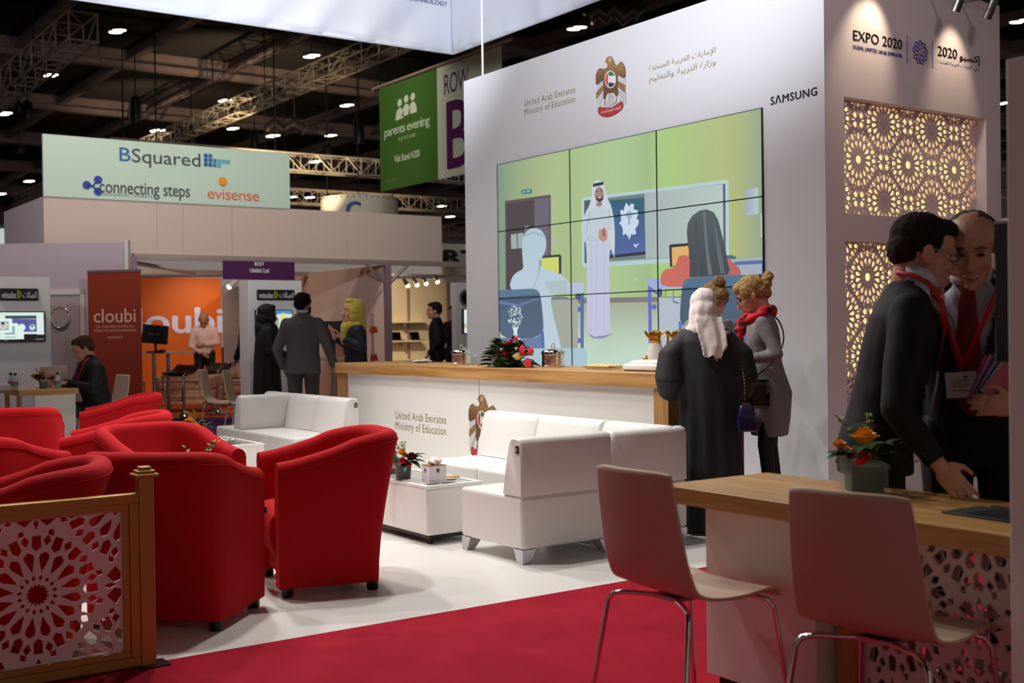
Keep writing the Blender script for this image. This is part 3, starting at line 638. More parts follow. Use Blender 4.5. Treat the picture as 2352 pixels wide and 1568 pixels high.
def vase_flowers(label, loc, spec, s=1.0, seed=1, square=False, rz=0, nl=22):
    r = thing('flower_vase', label, 'flower vase', loc, rz); k = .052*s; h = .10*s
    if square:
        m_ = MB()
        for sx, sy in ((1, 0), (-1, 0), (0, 1), (0, -1)): m_.box((sx*k, sy*k, h/2), (.006 if sx else 2*k + .006, .006 if sy else 2*k + .006, h))
        m_.box((0, 0, .006), (2*k, 2*k, .01)); m_.build('vase', glass, r, bevel=.001)
        MB().box((0, 0, h*.42), (1.75*k, 1.75*k, h*.78)).build('leaf_lining', mat('lining_green', (30, 42, 20), .7), r, bevel=.006)
    else:
        MB().lathe([(k*.82, 0), (k, h), (k*.94, h), (k*.78, .008), (0, .008)], n=28).build('vase', glass, r, smooth=40)
        MB().lathe([(0, .010), (k*.74, .010), (k*.84, h*.8), (0, h*.8)], n=20).build('leaf_lining', mat('lining_green', (30, 42, 20), .7), r, smooth=40)
    foliage(r, spec, (0, 0, h*.95), .10*s, .08*s, nl, seed, .075*s, .017*s); return r
def canister(label, loc, s, g):
    r = thing('sweets_canister', label, 'canister', loc, .3, g)
    MB().lathe([(0, 0), (.092, 0), (.095, .004), (.095, .012), (.091, .016), (.091, .095), (.095, .10), (.095, .108), (.088, .110), (0, .11)], n=40).build('canister_body', mat('silver_fluted', (222, 204, 192), .16, 1, bump=(40, .1)), r, smooth=30)
    m_ = MB().lathe([(.096, .108), (.094, .122), (.075, .138), (.03, .146), (0, .147)], n=40)
    ld = m_.build('lid', mat('silver_lid', (232, 226, 222), .10, 1), r, smooth=50)
    MB().tube([(.02*cos(a), 0, .165 + .022*sin(a)) for a in [2*pi*i/16 for i in range(16)]], .004, 8, close=True).build('ring_handle', chrome, ld, smooth=50)
    for sx in (-1, 1): MB().tube([(sx*.093, 0, .08), (sx*.106, 0, .075), (sx*.106, 0, .05), (sx*.093, 0, .045)], .003, 6).build('side_handle', chrome, r, smooth=50)
    r.scale = (s, s, s); return r
cz = lambda x, y: onZ(x, y, CZ + .001)
canister('silver lidded canister left of the big flower arrangement', cz(1060, 836.5), .93, 'silver sweets canisters')
canister('silver lidded canister right of the big flower arrangement', cz(1271, 842.5), 1.0, 'silver sweets canisters')
p = cz(1078, 835.5); r = thing('glass_jar', 'clear glass jar just behind the left silver canister', 'jar', p)
MB().lathe([(.06, 0), (.065, .01), (.065, .13), (.055, .15), (.052, .15), (.060, .13), (.060, .012), (0, .012)], n=28).build('jar_body', glass, r, smooth=40)
MB().lathe([(.066, .0), (.068, .006), (.068, .020), (.066, .024)], (0, 0, .06), n=28).build('jar_band', chrome, r, smooth=40)
p = cz(969, 832); r = thing('sweets_plate', 'white plate of small wrapped sweets at left end of counter', 'plate', p)
MB().lathe([(0, 0), (.05, 0), (.10, .014), (.098, .018), (.05, .006), (0, .006)], n=32).build('plate', mat('porcelain', (240, 238, 232), .2), r, smooth=50)
rn = random.Random(5)
for k in range(14): MB().box((rn.uniform(-.05, .05), rn.uniform(-.05, .05), .016 + .006*(k % 3)), (.028, .018, .012), rn.uniform(0, 3)).build('wrapped_sweet', mat('sweet_wrap', (226, 232, 214), .35), r, bevel=.003)
p = cz(1388, 846.5); r = thing('pastry_tray', 'gold rimmed tray with rows of small pale pastries', 'tray', p, pi/2)
MB().prism([(-.125, -.07), (.125, -.07), (.135, -.06), (.135, .06), (.125, .07), (-.125, .07), (-.135, .06), (-.135, -.06)], (0, 0, 0), (1, 0, 0), (0, 1, 0), (0, 0, .004)).build('tray', mat('cream_enamel', (224, 204, 160), .35), r)
MB().tube([(-.15, -.08, .016), (.15, -.08, .016), (.15, .08, .016), (-.15, .08, .016)], .007, 8, close=True).build('tray_rim', gold, r, smooth=50)
for a in range(9):
    for c in range(4): MB().ell((-.112 + a*.028, -.045 + c*.03, .018), (.0135, .014, .016), n=8, m=6).build('pastry', mat('pastry', (226, 208, 160), .7), r, smooth=60)
p = cz(1492, 851); r = thing('ornate_box', 'low ornate white box with gold flecks beside the coffee pots', 'box', p, pi/2)
mg = mat('marbled_porcelain', (232, 226, 222), .25, var=(14, .12), bump=(30, .2))
MB().loft([[V((x*s, y*s, z)) for x, y in ((-.19, -.09), (-.12, -.11), (.12, -.11), (.19, -.09), (.19, .09), (.12, .11), (-.12, .11), (-.19, .09))] for s, z in ((.98, .006), (1, .02), (.97, .04), (.84, .052), (.80, .052))]).build('box_base', mg, r, smooth=40, bevel=.004)
MB().loft([[V((x*s - .02, y*s, z)) for x, y in ((-.15, -.08), (.15, -.08), (.17, .0), (.15, .08), (-.15, .08), (-.17, 0))] for s, z in ((.98, .05), (1, .058), (.85, .072), (.5, .078))]).build('box_lid', mg, r, smooth=40)
MB().box((0, 0, .003), (.34, .18, .006)).build('box_foot', mat('antique_gold', (120, 92, 40), .4, .6), r)
for k in range(6): MB().ell((-.12 + .05*k, -.104, .03 + .006*(k % 2)), (.006, .003, .007), n=8, m=5).build('gold_fleck', mat('gilt', (232, 180, 64), .2, 1), r)
gilt = mat('gilt', (232, 180, 64), .2, 1)
def coffee_pot(label, loc, rz):
    r = thing('coffee_pot', label, 'coffee pot', loc, rz, 'gold topped arabic coffee pots')
    MB().lathe([(0, 0), (.062, 0), (.068, .01), (.070, .035), (.066, .07), (.05, .12), (.040, .155), (.038, .165)], n=32).build('pot_body', mat('pot_porcelain', (216, 212, 204), .12, var=(10, .08), coat=.5), r, smooth=50)
    MB().lathe([(.040, .165), (.041, .172), (.036, .176), (.036, .195), (.042, .215), (.040, .228), (.02, .24), (0, .243)], n=24).build('gold_lid', gilt, r, smooth=50)
    MB().tube([(-.036, 0, .20), (-.055, 0, .215), (-.068, 0, .236)], [.014, .011, .006], 10).build('spout', gilt, r, smooth=50)
    MB().tube([(.038, 0, .215), (.065, 0, .232), (.082, 0, .215), (.084, 0, .18), (.076, 0, .15), (.078, 0, .12), (.070, 0, .085), (.075, 0, .06), (.062, 0, .05)], [.006, .008, .009, .008, .006, .007, .006, .007, .005], 10).build('handle', gilt, r, smooth=50); r.scale = (1.15, 1.15, 1.17)
    MB().ell((-.045, -.045, .05), (.03, .02, .038), M.Rotation(.8, 3, 'Z'), 12, 8).build('gold_motif', mat('antique_leaf', (176, 140, 62), .4, .5, var=(60, .4)), r, smooth=50)
    return r
p = cz(1506, 847); coffee_pot('marbled coffee pot with gold lid and handle, fully visible', p, -pi/2 + .55)
p = cz(1559, 849); coffee_pot('second gold topped coffee pot half hidden by the black abaya', p, -pi/2 + .55)
# large arrangement
p = cz(1166, 842); r = thing('flower_arrangement', 'large red and cream flower arrangement on the wooden counter', 'flowers', p, pi/2)
rn = random.Random(11); mb = MB(); mb2 = MB()
for k in range(170):
    a = rn.uniform(0, 2*pi); e = rn.uniform(0, 1); x = cos(a)*.22*(1 - e*.6); y = sin(a)*.12*(1 - e*.6)
    leaf(mb if k % 4 else mb2, (x, y, .015 + .17*e), (cos(a)*1.4, sin(a), .1 + e*.9), rn.uniform(.07, .12), rn.uniform(.024, .040), .25)
mb.build('leaves', DARKG, r, smooth=60); mb2.build('light_leaves', GREEN, r, smooth=60)
mb = MB().lathe([(0, 0), (.13, 0), (.15, .03), (.10, .09), (.03, .17), (0, .18)], n=14, sx=1.15, sy=.7); mb.build('moss_base', DARKG, r, smooth=60)
def P_(px, py, back=-.10): q = onX(px, py, p.x + back); return (q.y - p.y, -(q.x - p.x), q.z - p.z)
for col, px, py, s in (('cream', 1133, 822, .026), ('cream', 1183, 820, .030), ('red', 1157, 815, .027), ('red', 1195, 812, .024), ('dark', 1150, 795, .020), ('dark', 1190, 790, .020), ('red', 1160, 790, .018), ('dark', 1176, 777, .020), ('red', 1140, 808, .016), ('red', 1168, 784, .015), ('dark', 1167, 838, .014), ('cream', 1145, 788, .014), ('cream', 1180, 800, .012), ('dark', 1128, 812, .018), ('red', 1206, 828, .018)):
    x, y, z = P_(px, py); mb = MB(); petal_rose(mb, (x, y*.75, max(z, .025)), s*1.45, 4); mb.build('rose', ROSE[col], r, smooth=60)
for px, py, s in ((1199, 834, .042), (1206, 806, .036), (1186, 802, .034), (1172, 776, .026)):     # anthuriums
    x, y, z = P_(px, py, -.16); mb = MB(); ring = []
    for rr in (.05, .5, 1): ring.append([V((x + s*rr*cos(a)*(1.15 - .25*sin(a)), y*.8 - .01 - .012*rr*rr, z + s*rr*sin(a)*.85 + (.2*s*rr if abs(a - pi/2) < .3 else 0))) for a in [2*pi*i/20 for i in range(20)]])
    mb.loft(ring, False); mb.build('anthurium', ROSE['pink'], r, smooth=60)
    MB().tube([(x, y*.8 - .02, z), (x + .006, y*.8 - .045, z - s*.5)], [.005, .003], 8).build('spadix', mat('spadix', (226, 200, 110), .5), r, smooth=60)
MB().tube([P_(1130, 800), P_(1123, 785), P_(1118, 771)], [.002, .003, .002], 6).build('stem', GREEN2, r)
# ================================================================== modular white sofas
alu = mat('polished_leg', (205, 206, 212), .25, .7)
def sofa_module(label, cx, cy, rz, w, d, corner=0, grp=None, tag=0, end=0):
    r = thing('sofa_module', label, 'sofa', (cx, cy, 0), rz, grp)
    MB().bb((-w/2, -d/2, .08), (w/2, d/2, .372)).build('seat_base', leather, r, bevel=.022, seg=4)
    def back(rot, L):
        Rm = M.Rotation(rot, 4, 'Z'); h = (d if rot == 0 or abs(rot - pi) < .1 else w)/2
        pr = [(-h, .374), (-h, .665), (-h + .012, .688), (-h + .04, .698), (-h + .085, .698), (-h + .115, .684), (-h + .13, .65), (-h + .165, .50), (-h + .19, .376)]
        mb = MB(); mb.x = Rm; n = 9
        rings = []
        for k, x in enumerate((-L/2, -L/2 + .012, -L/6, L/6, L/2 - .012, L/2)):
            ins = .008 if k in (0, 5) else 0; bul = .006 if k in (2, 3) else 0
            rings.append([V((x, y + (bul if j > 4 else 0) - (ins if j > 4 else -ins if j < 3 else 0), z - (ins if z > .6 else 0))) for j, (y, z) in enumerate(pr)])
        mb.loft(rings); mb.build('backrest', leather, r, smooth=50)
    back(0, w)
    if corner: back(corner*pi/2, d - .03)
    for sx in (-1, 1):
        for sy in (-1, 1):
            c = (sx*(w/2 - .045), sy*(d/2 - .045)); mb = MB()
            mb.loft([[V((c[0] + a*s + sx*(.04 - s), c[1] + b_*s + sy*(.04 - s), z)) for a, b_ in ((-1, -1), (1, -1), (1, 1), (-1, 1))] for s, z in ((.045, .08), (.026, 0))])
            mb.build('leg', alu, r)
    if tag:
        tg = MB().box((tag*(w/2 + .002), -d/2 + .035, .635), (.004, .03, .042)).build('maker_tag', black, r)
        MB().box((tag*(w/2 + .005), -d/2 + .035, .635), (.003, .014, .022)).build('tag_mark', mat('tag_grey', (150, 148, 146), .5), tg)
    return r
G1 = 'white leather sofa modules'
sofa_module('white sofa seat nearest the camera, seen from behind and from the side', 4.095, 5.635, 0, .65, .63, 0, G1, -1)
sofa_module('white corner sofa module touching the front of the woman in the black abaya', 4.725, 5.66, 0, .58, .68, 1, G1)
sofa_module('middle white sofa seat of the near sofa, against the counter front', 4.69, 6.35, pi/2, .68, .64, 0, G1)
sofa_module('white sofa seat just right of the falcon emblem on the counter', 4.69, 7.04, pi/2, .68, .64, 0, G1)
sofa_module('white corner sofa module at the far left end of the far sofa', 4.69, 11.16, pi/2, .62, .64, -1, G1)
sofa_module('middle white seat of the far sofa, behind the red armchairs', 4.69, 10.535, pi/2, .62, .64, 0, G1)
sofa_module('right end white seat of the far sofa with small black tag', 4.69, 9.91, pi/2, .62, .64, 0, G1, -1)

# ================================================================== white coffee tables
def coffee_table(label, x0, x1, y0, y1):
    r = thing('coffee_table', label, 'coffee table', ((x0 + x1)/2, (y0 + y1)/2, 0), 0, 'white leather coffee tables'); w = (x1 - x0)/2; d = (y1 - y0)/2
    MB().bb((-w, -d, .055), (w, d, .345)).build('table_body', leather, r, bevel=.018, seg=4)
    m_ = MB()
    for p, q in (((-w, -d), (w, -d + .035)), ((-w, d - .035), (w, d)), ((-w, -d + .035), (-w + .035, d - .035)), ((w - .035, -d + .035), (w, d - .035))): m_.bb((p[0], p[1], .34), (q[0], q[1], .36))
    m_.build('table_rim', leather, r, bevel=.005)
    MB().bb((-w + .035, -d + .035, .344), (w - .035, d - .035, .352)).build('glass_top', mat('grey_green_glass', (120, 140, 134), .04, coat=1), r)
    MB().bb((-w + .03, -d + .03, .03), (w - .03, d - .03, .056)).build('plinth', black, r)
    for a in (-1, 1):
        for c in (-1, 1): MB().cyl((a*(w - .05), c*(d - .05), 0), (a*(w - .05), c*(d - .05), .04), .018).build('foot', black, r)
    return r
coffee_table('white leather coffee table with tissue box, beside the near sofa', 3.67, 4.08, 6.17, 7.15)
coffee_table('white leather coffee table with glass dish, in front of the far sofa', 3.64, 4.05, 9.50, 10.4)
p = onZ(990, 1108, .353); p = V((3.80, 6.30, .3605))
r = thing('tissue_box', 'square white tissue box with gold top on the near coffee table', 'tissue box', p, -.12)
MB().bb((-.058, -.058, 0), (.058, .058, .106)).build('box_body', mat('tissue_card', (238, 232, 238), .5), r, bevel=.002)
MB().bb((-.059, -.059, .1062), (.059, .059, .109)).build('gold_top', mat('gold_card', (150, 118, 66), .4), r)
rn = random.Random(2); mb = MB(); rings = []
for k in range(5):
    z = .108 + .011*k; s = [.026, .034, .042, .036, .014][k]
    rings.append([V((s*(1 + .35*sin(3*a + k) + .2*sin(7*a))*cos(a), s*.8*(1 + .3*cos(4*a + k))*sin(a), z + .006*sin(5*a + k))) for a in [2*pi*i/22 for i in range(22)]])
mb.loft(rings); mb.build('tissue', mat('tissue_paper', (244, 240, 242), .8), r, smooth=40)
for a, q in ((0, ((0, -.0592), (1, 0))), (1, ((-.0592, 0), (0, -1)))):
    o0 = V((q[0][0], q[0][1], 0)); u = V((q[1][0], q[1][1], 0))
    mb = MB(); nn = V((0, -.0005, 0)) if a == 0 else V((-.0005, 0, 0))
    mb.prism([(-.008, .070), (.008, .070), (.011, .082), (.006, .090), (-.006, .090), (-.011, .082)], o0 + nn, u, (0, 0, 1), nn)
    mb.build('falcon_mark', mat('brown_print', (96, 62, 48), .6), r)
    mb = MB(); mb.prism([(-.014, .063), (.014, .063), (.014, .0655), (-.014, .0655)], o0 + nn, u, (0, 0, 1), nn)
    mb.prism([(-.045, .016), (-.02, .016), (-.02, .019), (-.045, .019)], o0 + nn, u, (0, 0, 1), nn)
    mb.build('printed_line', mat('grey_print', (150, 146, 146), .6), r)
vase_flowers('small vase of orange, red and maroon flowers behind the tissue box', (3.73, 6.56, .3525), [('red', -.03, -.05, .015, .026), ('red', .0, -.06, -.005, .022), ('orange', -.01, .0, .07, .024), ('dark', .05, -.02, .035, .032), ('orange', .02, .01, .05, .018)], 1.15, 4, nl=26)
r = thing('sweets_basket', 'clear basket of wrapped chocolates behind the red armchair edge', 'basket', (3.77, 6.80, .3525), .2)
MB().lathe([(.075, 0), (.085, .07), (.082, .07), (.072, .004), (0, .004)], n=4).build('basket', glass, r)
rn = random.Random(9)
for k in range(16): MB().box((rn.uniform(-.045, .045), rn.uniform(-.045, .045), .02 + .012*(k//4)), (.035, .02, .014), rn.uniform(0, 3)).build('chocolate', [mat('brown_wrap', (96, 58, 30), .3), mat('amber_wrap', (176, 124, 52), .3), mat('dark_wrap', (46, 30, 26), .3)][k % 3], r, bevel=.003)
mb = MB(); rings = []
for k in range(6): rings.append([V(([.05, .065, .05, .03, .05, .02][k]*(1 + .3*sin(5*a + k*2)))*V((cos(a), sin(a), 0))) + V((0, 0, .07 + .022*k)) for a in [2*pi*i/18 for i in range(18)]])
mb.loft(rings); mb.build('foil_wrap', mat('pink_foil', (206, 160, 160), .12, .8), r, smooth=25)
r = thing('biscuit_plate', 'white plate of finger biscuits on the near coffee table', 'plate', (3.94, 6.34, .3605), 0)
MB().lathe([(0, 0), (.04, 0), (.075, .014), (.072, .018), (.04, .005), (0, .005)], n=28).build('plate', mat('porcelain', (240, 238, 232), .2), r, smooth=50)
for k in range(7): MB().box((-.03 + .011*k, .004*(k % 2), .014 + .005*(k % 2)), (.009, .075, .011), .5 + .05*k).build('biscuit', mat('biscuit', (216, 176, 112), .7), r, bevel=.002)
vase_flowers('vase of orange roses on the far coffee table', (3.70, 10.18, .3525), [('orange', -.03, -.05, .02, .036), ('orange', -.055, .02, .07, .034), ('dark', .05, 0, .03, .03)], 1.2, 8, nl=22)
r = thing('crystal_dish', 'cut glass dish of coloured sweets on the far coffee table', 'dish', (3.80, 9.72, .3525))
MB().lathe([(.04, 0), (.085, .045), (.082, .046), (.036, .005), (0, .005)], n=18).build('dish', glass, r)
rn = random.Random(19)
for k in range(18): MB().ell((rn.uniform(-.05, .05), rn.uniform(-.05, .05), .028 + rn.uniform(0, .02)), (.012, .012, .008), n=8, m=5).build('sweet', [mat('sweet_pink', (214, 150, 150), .3), mat('sweet_green', (160, 190, 150), .3), mat('sweet_white', (226, 224, 220), .3)][k % 3], r)

# ================================================================== red tub armchairs
def sp(t, a, b_, n): 
    c, s = cos(t), sin(t); return (a*math.copysign(abs(c)**(2/n), c), -.03 - b_*abs(s)**(2/n))
def tub_chair():
    r = thing('tub_armchair', 'x', 'armchair'); N = 64; A, B = .325, .215; FY = .27
    def outer(s, z):                      # s 0..1 from right arm front round the back to left arm front
        k = min(max((z - .045)/.715, 0), 1); n = 7.0*(1 - k)**1.1 + 3.0; b_ = B + .155*k**1.7; a = A + .010*k
        if s < .22: return V((a, FY - (FY + .03)*(s/.22), z))
        if s > .78: return V((-a, FY - (FY + .03)*((1 - s)/.22), z))
        x, y = sp(pi*(s - .22)/.56, a, b_, n); return V((x, y, z))
    def top(s):
        yb = outer(.5, .5).y; t_ = min(max((FY - outer(s, .5).y)/(FY - yb), 0), 1); return .662 + .133*(.45*t_ + .55*t_*t_*(3 - 2*t_))
    rings = []
    for i in range(N + 1):
        s = i/N; s = .5 + (s - .5)*(1.0); zt = top(s); rr = .048
        ring = [outer(s, .045 + (zt - rr - .045)*k/7) for k in range(8)]
        o1 = outer(s, zt - rr)
        if s < .22: nin = V((-1, 0, 0))
        elif s > .78: nin = V((1, 0, 0))
        else: e1, e2 = outer(s - .01, zt), outer(s + .01, zt); dd = (e2 - e1).normalized(); nin = V((dd.y, -dd.x, 0)); nin = nin if nin.dot(V((0, -.03, 0)) - V((o1.x, o1.y + .0, 0))) > 0 else -nin
        for a in (30, 60, 90, 120, 150, 180): ring.append(o1 + nin*rr*(1 - cos(radians(a))) + V((0, 0, rr*sin(radians(a)))))
        inb = o1 + nin*(.105); k0 = outer(s, .40) + nin*.115
        ring += [V((inb.x, inb.y, zt - .10)).lerp(V((k0.x, k0.y, .40)), q) for q in (.15, .5, 1)]
        k1 = outer(s, .045) + nin*.10; ring += [V((k0.x, k0.y, .2)), V((k1.x, k1.y, .045))]
        rings.append(ring)
    sh_ = MB().loft(rings).build('shell', redfab, r, smooth=42, bevel=.014, seg=3)
    seam = [outer(i/60, top(i/60) - .052) * 1.0 for i in range(61)]; MB().tube([p + V((p.x*.004, p.y*.004, 0)) for p in seam], .0022, 5).build('piping', redfab, sh_, smooth=60)
    m_ = MB(); pr = [(-.19, .40), (.20, .415), (.27, .405), (.295, .37), (.305, .31), (.29, .24), (.265, .19), (-.19, .19)]
    m_.loft([[V((x, y*(1 if abs(x) < .2 else .985), .03*(1 - (x/.22)**2)*(z > .35) + z)) for y, z in pr] for x in (-.219, -.15, -.08, 0, .08, .15, .219)])
    m_.build('seat', redfab, r, smooth=50)
    MB().bb((-.215, -.17, .075), (.215, .23, .19)).build('seat_rail', redfab, r)
    for sx in (-1, 1):
        for y in (.225, -.205): MB().lathe([(.026, 0), (.030, .01), (.030, .062)], (sx*.285, y, 0), n=16).build('foot', black, r, smooth=40)
    tg = MB().box((.327, .272, .455), (.026, .005, .03)).build('maker_tag', black, r)
    MB().box((.327, .2755, .455), (.013, .003, .017)).build('tag_mark', mat('tag_grey', (150, 148, 146), .5), tg)
    return r
tc0 = tub_chair(); first = [True]
def place_tub(x, y, face, label):
    rz = atan2(face[1], face[0]) - pi/2
    if first[0]:
        first[0] = False; tc0.location = (x, y, 0); tc0.rotation_euler = (0, 0, rz); tc0['label'] = label; tc0['group'] = 'red tub armchairs'; return tc0
    return dup(tc0, (x, y, 0), rz, label, 'red tub armchairs')
place_tub(2.70, 5.634, (-.97, .24), 'red tub armchair seen from the side, rightmost of the red chairs')
place_tub(1.83, 5.345, (.70, .71), 'large red tub armchair seen from behind, right of the gold post')
place_tub(2.18, 6.46, (.16, -.98), 'red tub armchair with open seat facing the camera, centre of the group')
place_tub(2.27, 7.85, (-.93, .36), 'red tub armchair left of centre with small black tag on its arm')
place_tub(3.04, 10.33, (-.94, .34), 'furthest red tub armchair, below the orange banner')
place_tub(1.976, 9.23, (.30, .95), 'red tub armchair seen from behind, in front of the wooden desk')
place_tub(1.34, 6.87, (.81, .59), 'red tub armchair cut by left edge of photo, middle height')
place_tub(1.06, 5.06, (-.92, .32), 'red tub armchair directly behind the gold barrier rail')
# small round tables between the chairs
def side_table(label, x, y, rad=.24):
    r = thing('side_table', label, 'side table', (x, y, 0), 0, 'small round side tables')
    MB().lathe([(0, .448), (rad, .448), (rad, .458), (0, .458)], n=40).build('table_top', mat('dark_red_glass', (56, 10, 16), .08, coat=1), r)
    MB().lathe([(.02, .02), (.02, .448)], n=16).build('column', chrome, r, smooth=40)
    MB().lathe([(0, 0), (.16, 0), (.16, .008), (.03, .02), (0, .02)], n=32).build('base_plate', chrome, r, smooth=40)
side_table('small round dark glass table between the three nearest red chairs', 2.12, 5.86)
side_table('small round dark glass table beside the far left red chairs', 1.62, 7.52)
vase_flowers('flower vase on the round table, mostly hidden behind red armchair', (2.12, 5.86, .4585), [('orange', -.04, -.02, .03, .026), ('red', .04, .0, .03, .026)], 1.3, 12, nl=16)

# ================================================================== gold barrier
BY = 4.625; bx = 1.438
r = thing('gold_barrier', 'gold framed barrier with white star lattice panel and capped post', 'barrier', (0, BY, 0))
def post(x):
    MB().bb((x, -.028, 0.008), (x + .058, .028, .745)).build('post', gold, r, bevel=.003)
    m_ = MB()
    for s, z0, z1 in ((.045, .745, .757), (.034, .757, .770), (.022, .770, .784)): m_.bb((x + .029 - s, -s, z0), (x + .029 + s, s, z1))
    m_.build('post_cap', gold, r, bevel=.002)
    MB().bb((x - .005, -.06, .004), (x + .105, .045, .010)).build('base_plate', mat('dark_steel', (58, 50, 52), .4, .8), r)
post(bx); post(.13)
fx0, fx1, fz0, fz1 = .188, bx, .012, .682
for nm, ins, wd, y0, y1 in (('outer_frame', 0, .036, -.022, .022), ('inner_frame', .036, .026, -.014, .014)):
    m_ = MB(); a0, a1, c0, c1 = fx0 + ins, fx1 - ins, fz0 + ins, fz1 - ins
    for p, q in (((a0, c1 - wd), (a1, c1)), ((a0, c0), (a1, c0 + wd)), ((a0, c0 + wd), (a0 + wd, c1 - wd)), ((a1 - wd, c0 + wd), (a1, c1 - wd))): m_.bb((p[0], y0, p[1]), (q[0], y1, q[1]))
    m_.build(nm, gold, r, bevel=.002)
lx0, lx1, lz0, lz1 = fx0 + .06, fx1 - .06, fz0 + .06, fz1 - .06
rc = onY(86, 1366, BY); T2 = .655
lattice_obj('lattice_panel', lattice(lx1 - lx0, lz1 - lz0, T2, (rc.x - lx0) % T2, (rc.z - lz0) % T2, .006), mat('lattice_white', (226, 214, 214), .5), r, (lx0, 0, lz0))

# ================================================================== oak table on the right with white chairs
r = thing('reception_table', 'oak topped table with white pedestal and lattice front', 'table', (2.80, 1.77, 0))
MB().bb((0, 0, .692), (.536, 1.34, .75)).build('table_top', oakY, r, bevel=.002)
MB().bb((.13, .76, .085), (.42, 1.25, .692)).build('pedestal', white_lam, r, bevel=.002)
MB().bb((.16, .79, .004), (.39, 1.22, .085)).build('plinth', mat('dark_board', (34, 28, 26), .7), r)
MB().bb((.20, .64, .004), (.26, .735, .692)).build('leg', oakZ, r, bevel=.002)
MB().bb((.44, .64, .004), (.50, .735, .692)).build('leg', oakZ, r, bevel=.002)
for x, ph in ((.22, .1), (.47, .35)):
    lattice_obj('lattice_front', lattice(.63, .67, T_, ph, .42, .010), mat('lattice_white', (226, 214, 214), .5), r, (x, .64, .02), -pi/2)
def ply_chair(name='side_chair'):
    r = thing(name, 'x', 'chair')
    prof = [(-.245, .862), (-.238, .80), (-.226, .72), (-.212, .64), (-.198, .57), (-.178, .515), (-.148, .478), (-.10, .460), (-.03, .452), (.06, .452), (.13, .460), (.175, .462), (.205, .452), (.225, .432)]
    wid = [.178, .184, .190, .196, .200, .203, .205, .206, .206, .206, .204, .200, .194, .186]
    rows = []
    for (y, z), w in zip(prof, wid):
        up = z > .5; rows.append([V((x*w, y + (.026*(x*x - .3) if up else 0), z + (0 if up else .008*x*x) - (.006*(abs(x) > .95) if z > .85 else 0))) for x in (-1, -.97, -.75, -.5, -.25, 0, .25, .5, .75, .97, 1)])
    m_ = MB(); m_.loft(rows, False, False); me = m_.mesh('shell', [ply, plyedge], 80)
    o = link('shell', me, r); k = o.modifiers.new('s', 'SUBSURF'); k.levels = 1; k.render_levels = 2
    k = o.modifiers.new('t', 'SOLIDIFY'); k.thickness = .011; k.offset = 0; k.material_offset_rim = 1
    for sx in (-1, 1):
        for y0, y1, yt in ((-.10, -.225, -.15), (.10, .215, .15)):
            lg = MB().tube([(sx*.05, y0, .440), (sx*.15, yt, .438), (sx*.183, yt*1.12, .430), (sx*.198, yt*1.2, .405), (sx*.235, y1*1.06, .012)], .0085, 12).build('leg', chrome, r, smooth=50)
            MB().cyl((sx*.235, y1*1.06, .004), (sx*.235, y1*1.06, .016), .011).build('foot_cap', black, lg)
    MB().bb((-.06, -.11, .434), (.06, .11, .446)).build('mounting_plate', steel, r)
    return r
c1 = ply_chair(); c1.location = (2.655, 2.815, 0); c1.rotation_euler = (0, 0, -pi/2 - .03); c1['label'] = 'whole white plywood chair with chrome legs at left end of oak table'; c1['group'] = 'white plywood chairs'
dup(c1, (2.745, 2.095, 0), -pi/2 + .15, 'white plywood chair nearest the camera at right, below the vase')
dup(c1, (5.42, 14.0, 0), -pi/2 - .6, 'distant white chair left of the sofa back, near the bar stool')
dup(c1, (5.50, 13.45, 0), -pi/2 - .6, 'distant white chair beside the black robed woman')
vase_flowers('glass vase with orange rose and red carnation on the oak table', (3.155, 2.515, .751), [('orange', .0, -.012, .075, .034), ('red', -.028, -.058, .012, .03), ('orange', -.075, .02, .05, .018), ('orange', -.05, .03, .03, .016)], 1.13, 21, True, -.62, 26)
r = thing('keyboard', 'thin black keyboard lying on the oak table beside the man\'s hand', 'keyboard', (3.065, 1.955, .751), -.06)
MB().bb((-.085, -.16, 0), (.085, .15, .006)).build('keyboard_case', mat('graphite', (44, 42, 44), .6), r, bevel=.002)
m_ = MB()
for i in range(5):
    for j in range(12): m_.bb((-.07 + i*.029, -.15 + j*.0185, .006), (-.07 + i*.029 + .024, -.15 + j*.0185 + .0145, .009))
m_.build('keys', mat('key_black', (24, 22, 24), .6), r)
r = thing('tablet_screen', 'thin silver edged tablet standing behind the keyboard', 'tablet', (3.175, 1.93, .751), 0)
MB().bb((0, -.15, 0), (.012, .14, .008)).build('screen_edge', steel, r)

# right hand partition tower and its screen
r = thing('display_tower', 'pale partition tower cut by the right edge, beside the oak table', 'partition', (2.775, .4, 0))
MB().bb((0, 0, 0), (.62, 1.355, 1.972)).build('panel', white_lam, r, bevel=.003)
r = thing('wall_screen', 'black television edge fixed on the tower behind the two men', 'television', (2.79, 1.757, 1.20), 0)
MB().bb((.0, .0, 0), (.60, .045, .36)).build('screen_case', blackgloss, r, bevel=.003)
MB().bb((.0, .0, .358), (.60, .046, .365)).build('top_bezel', steel, r)
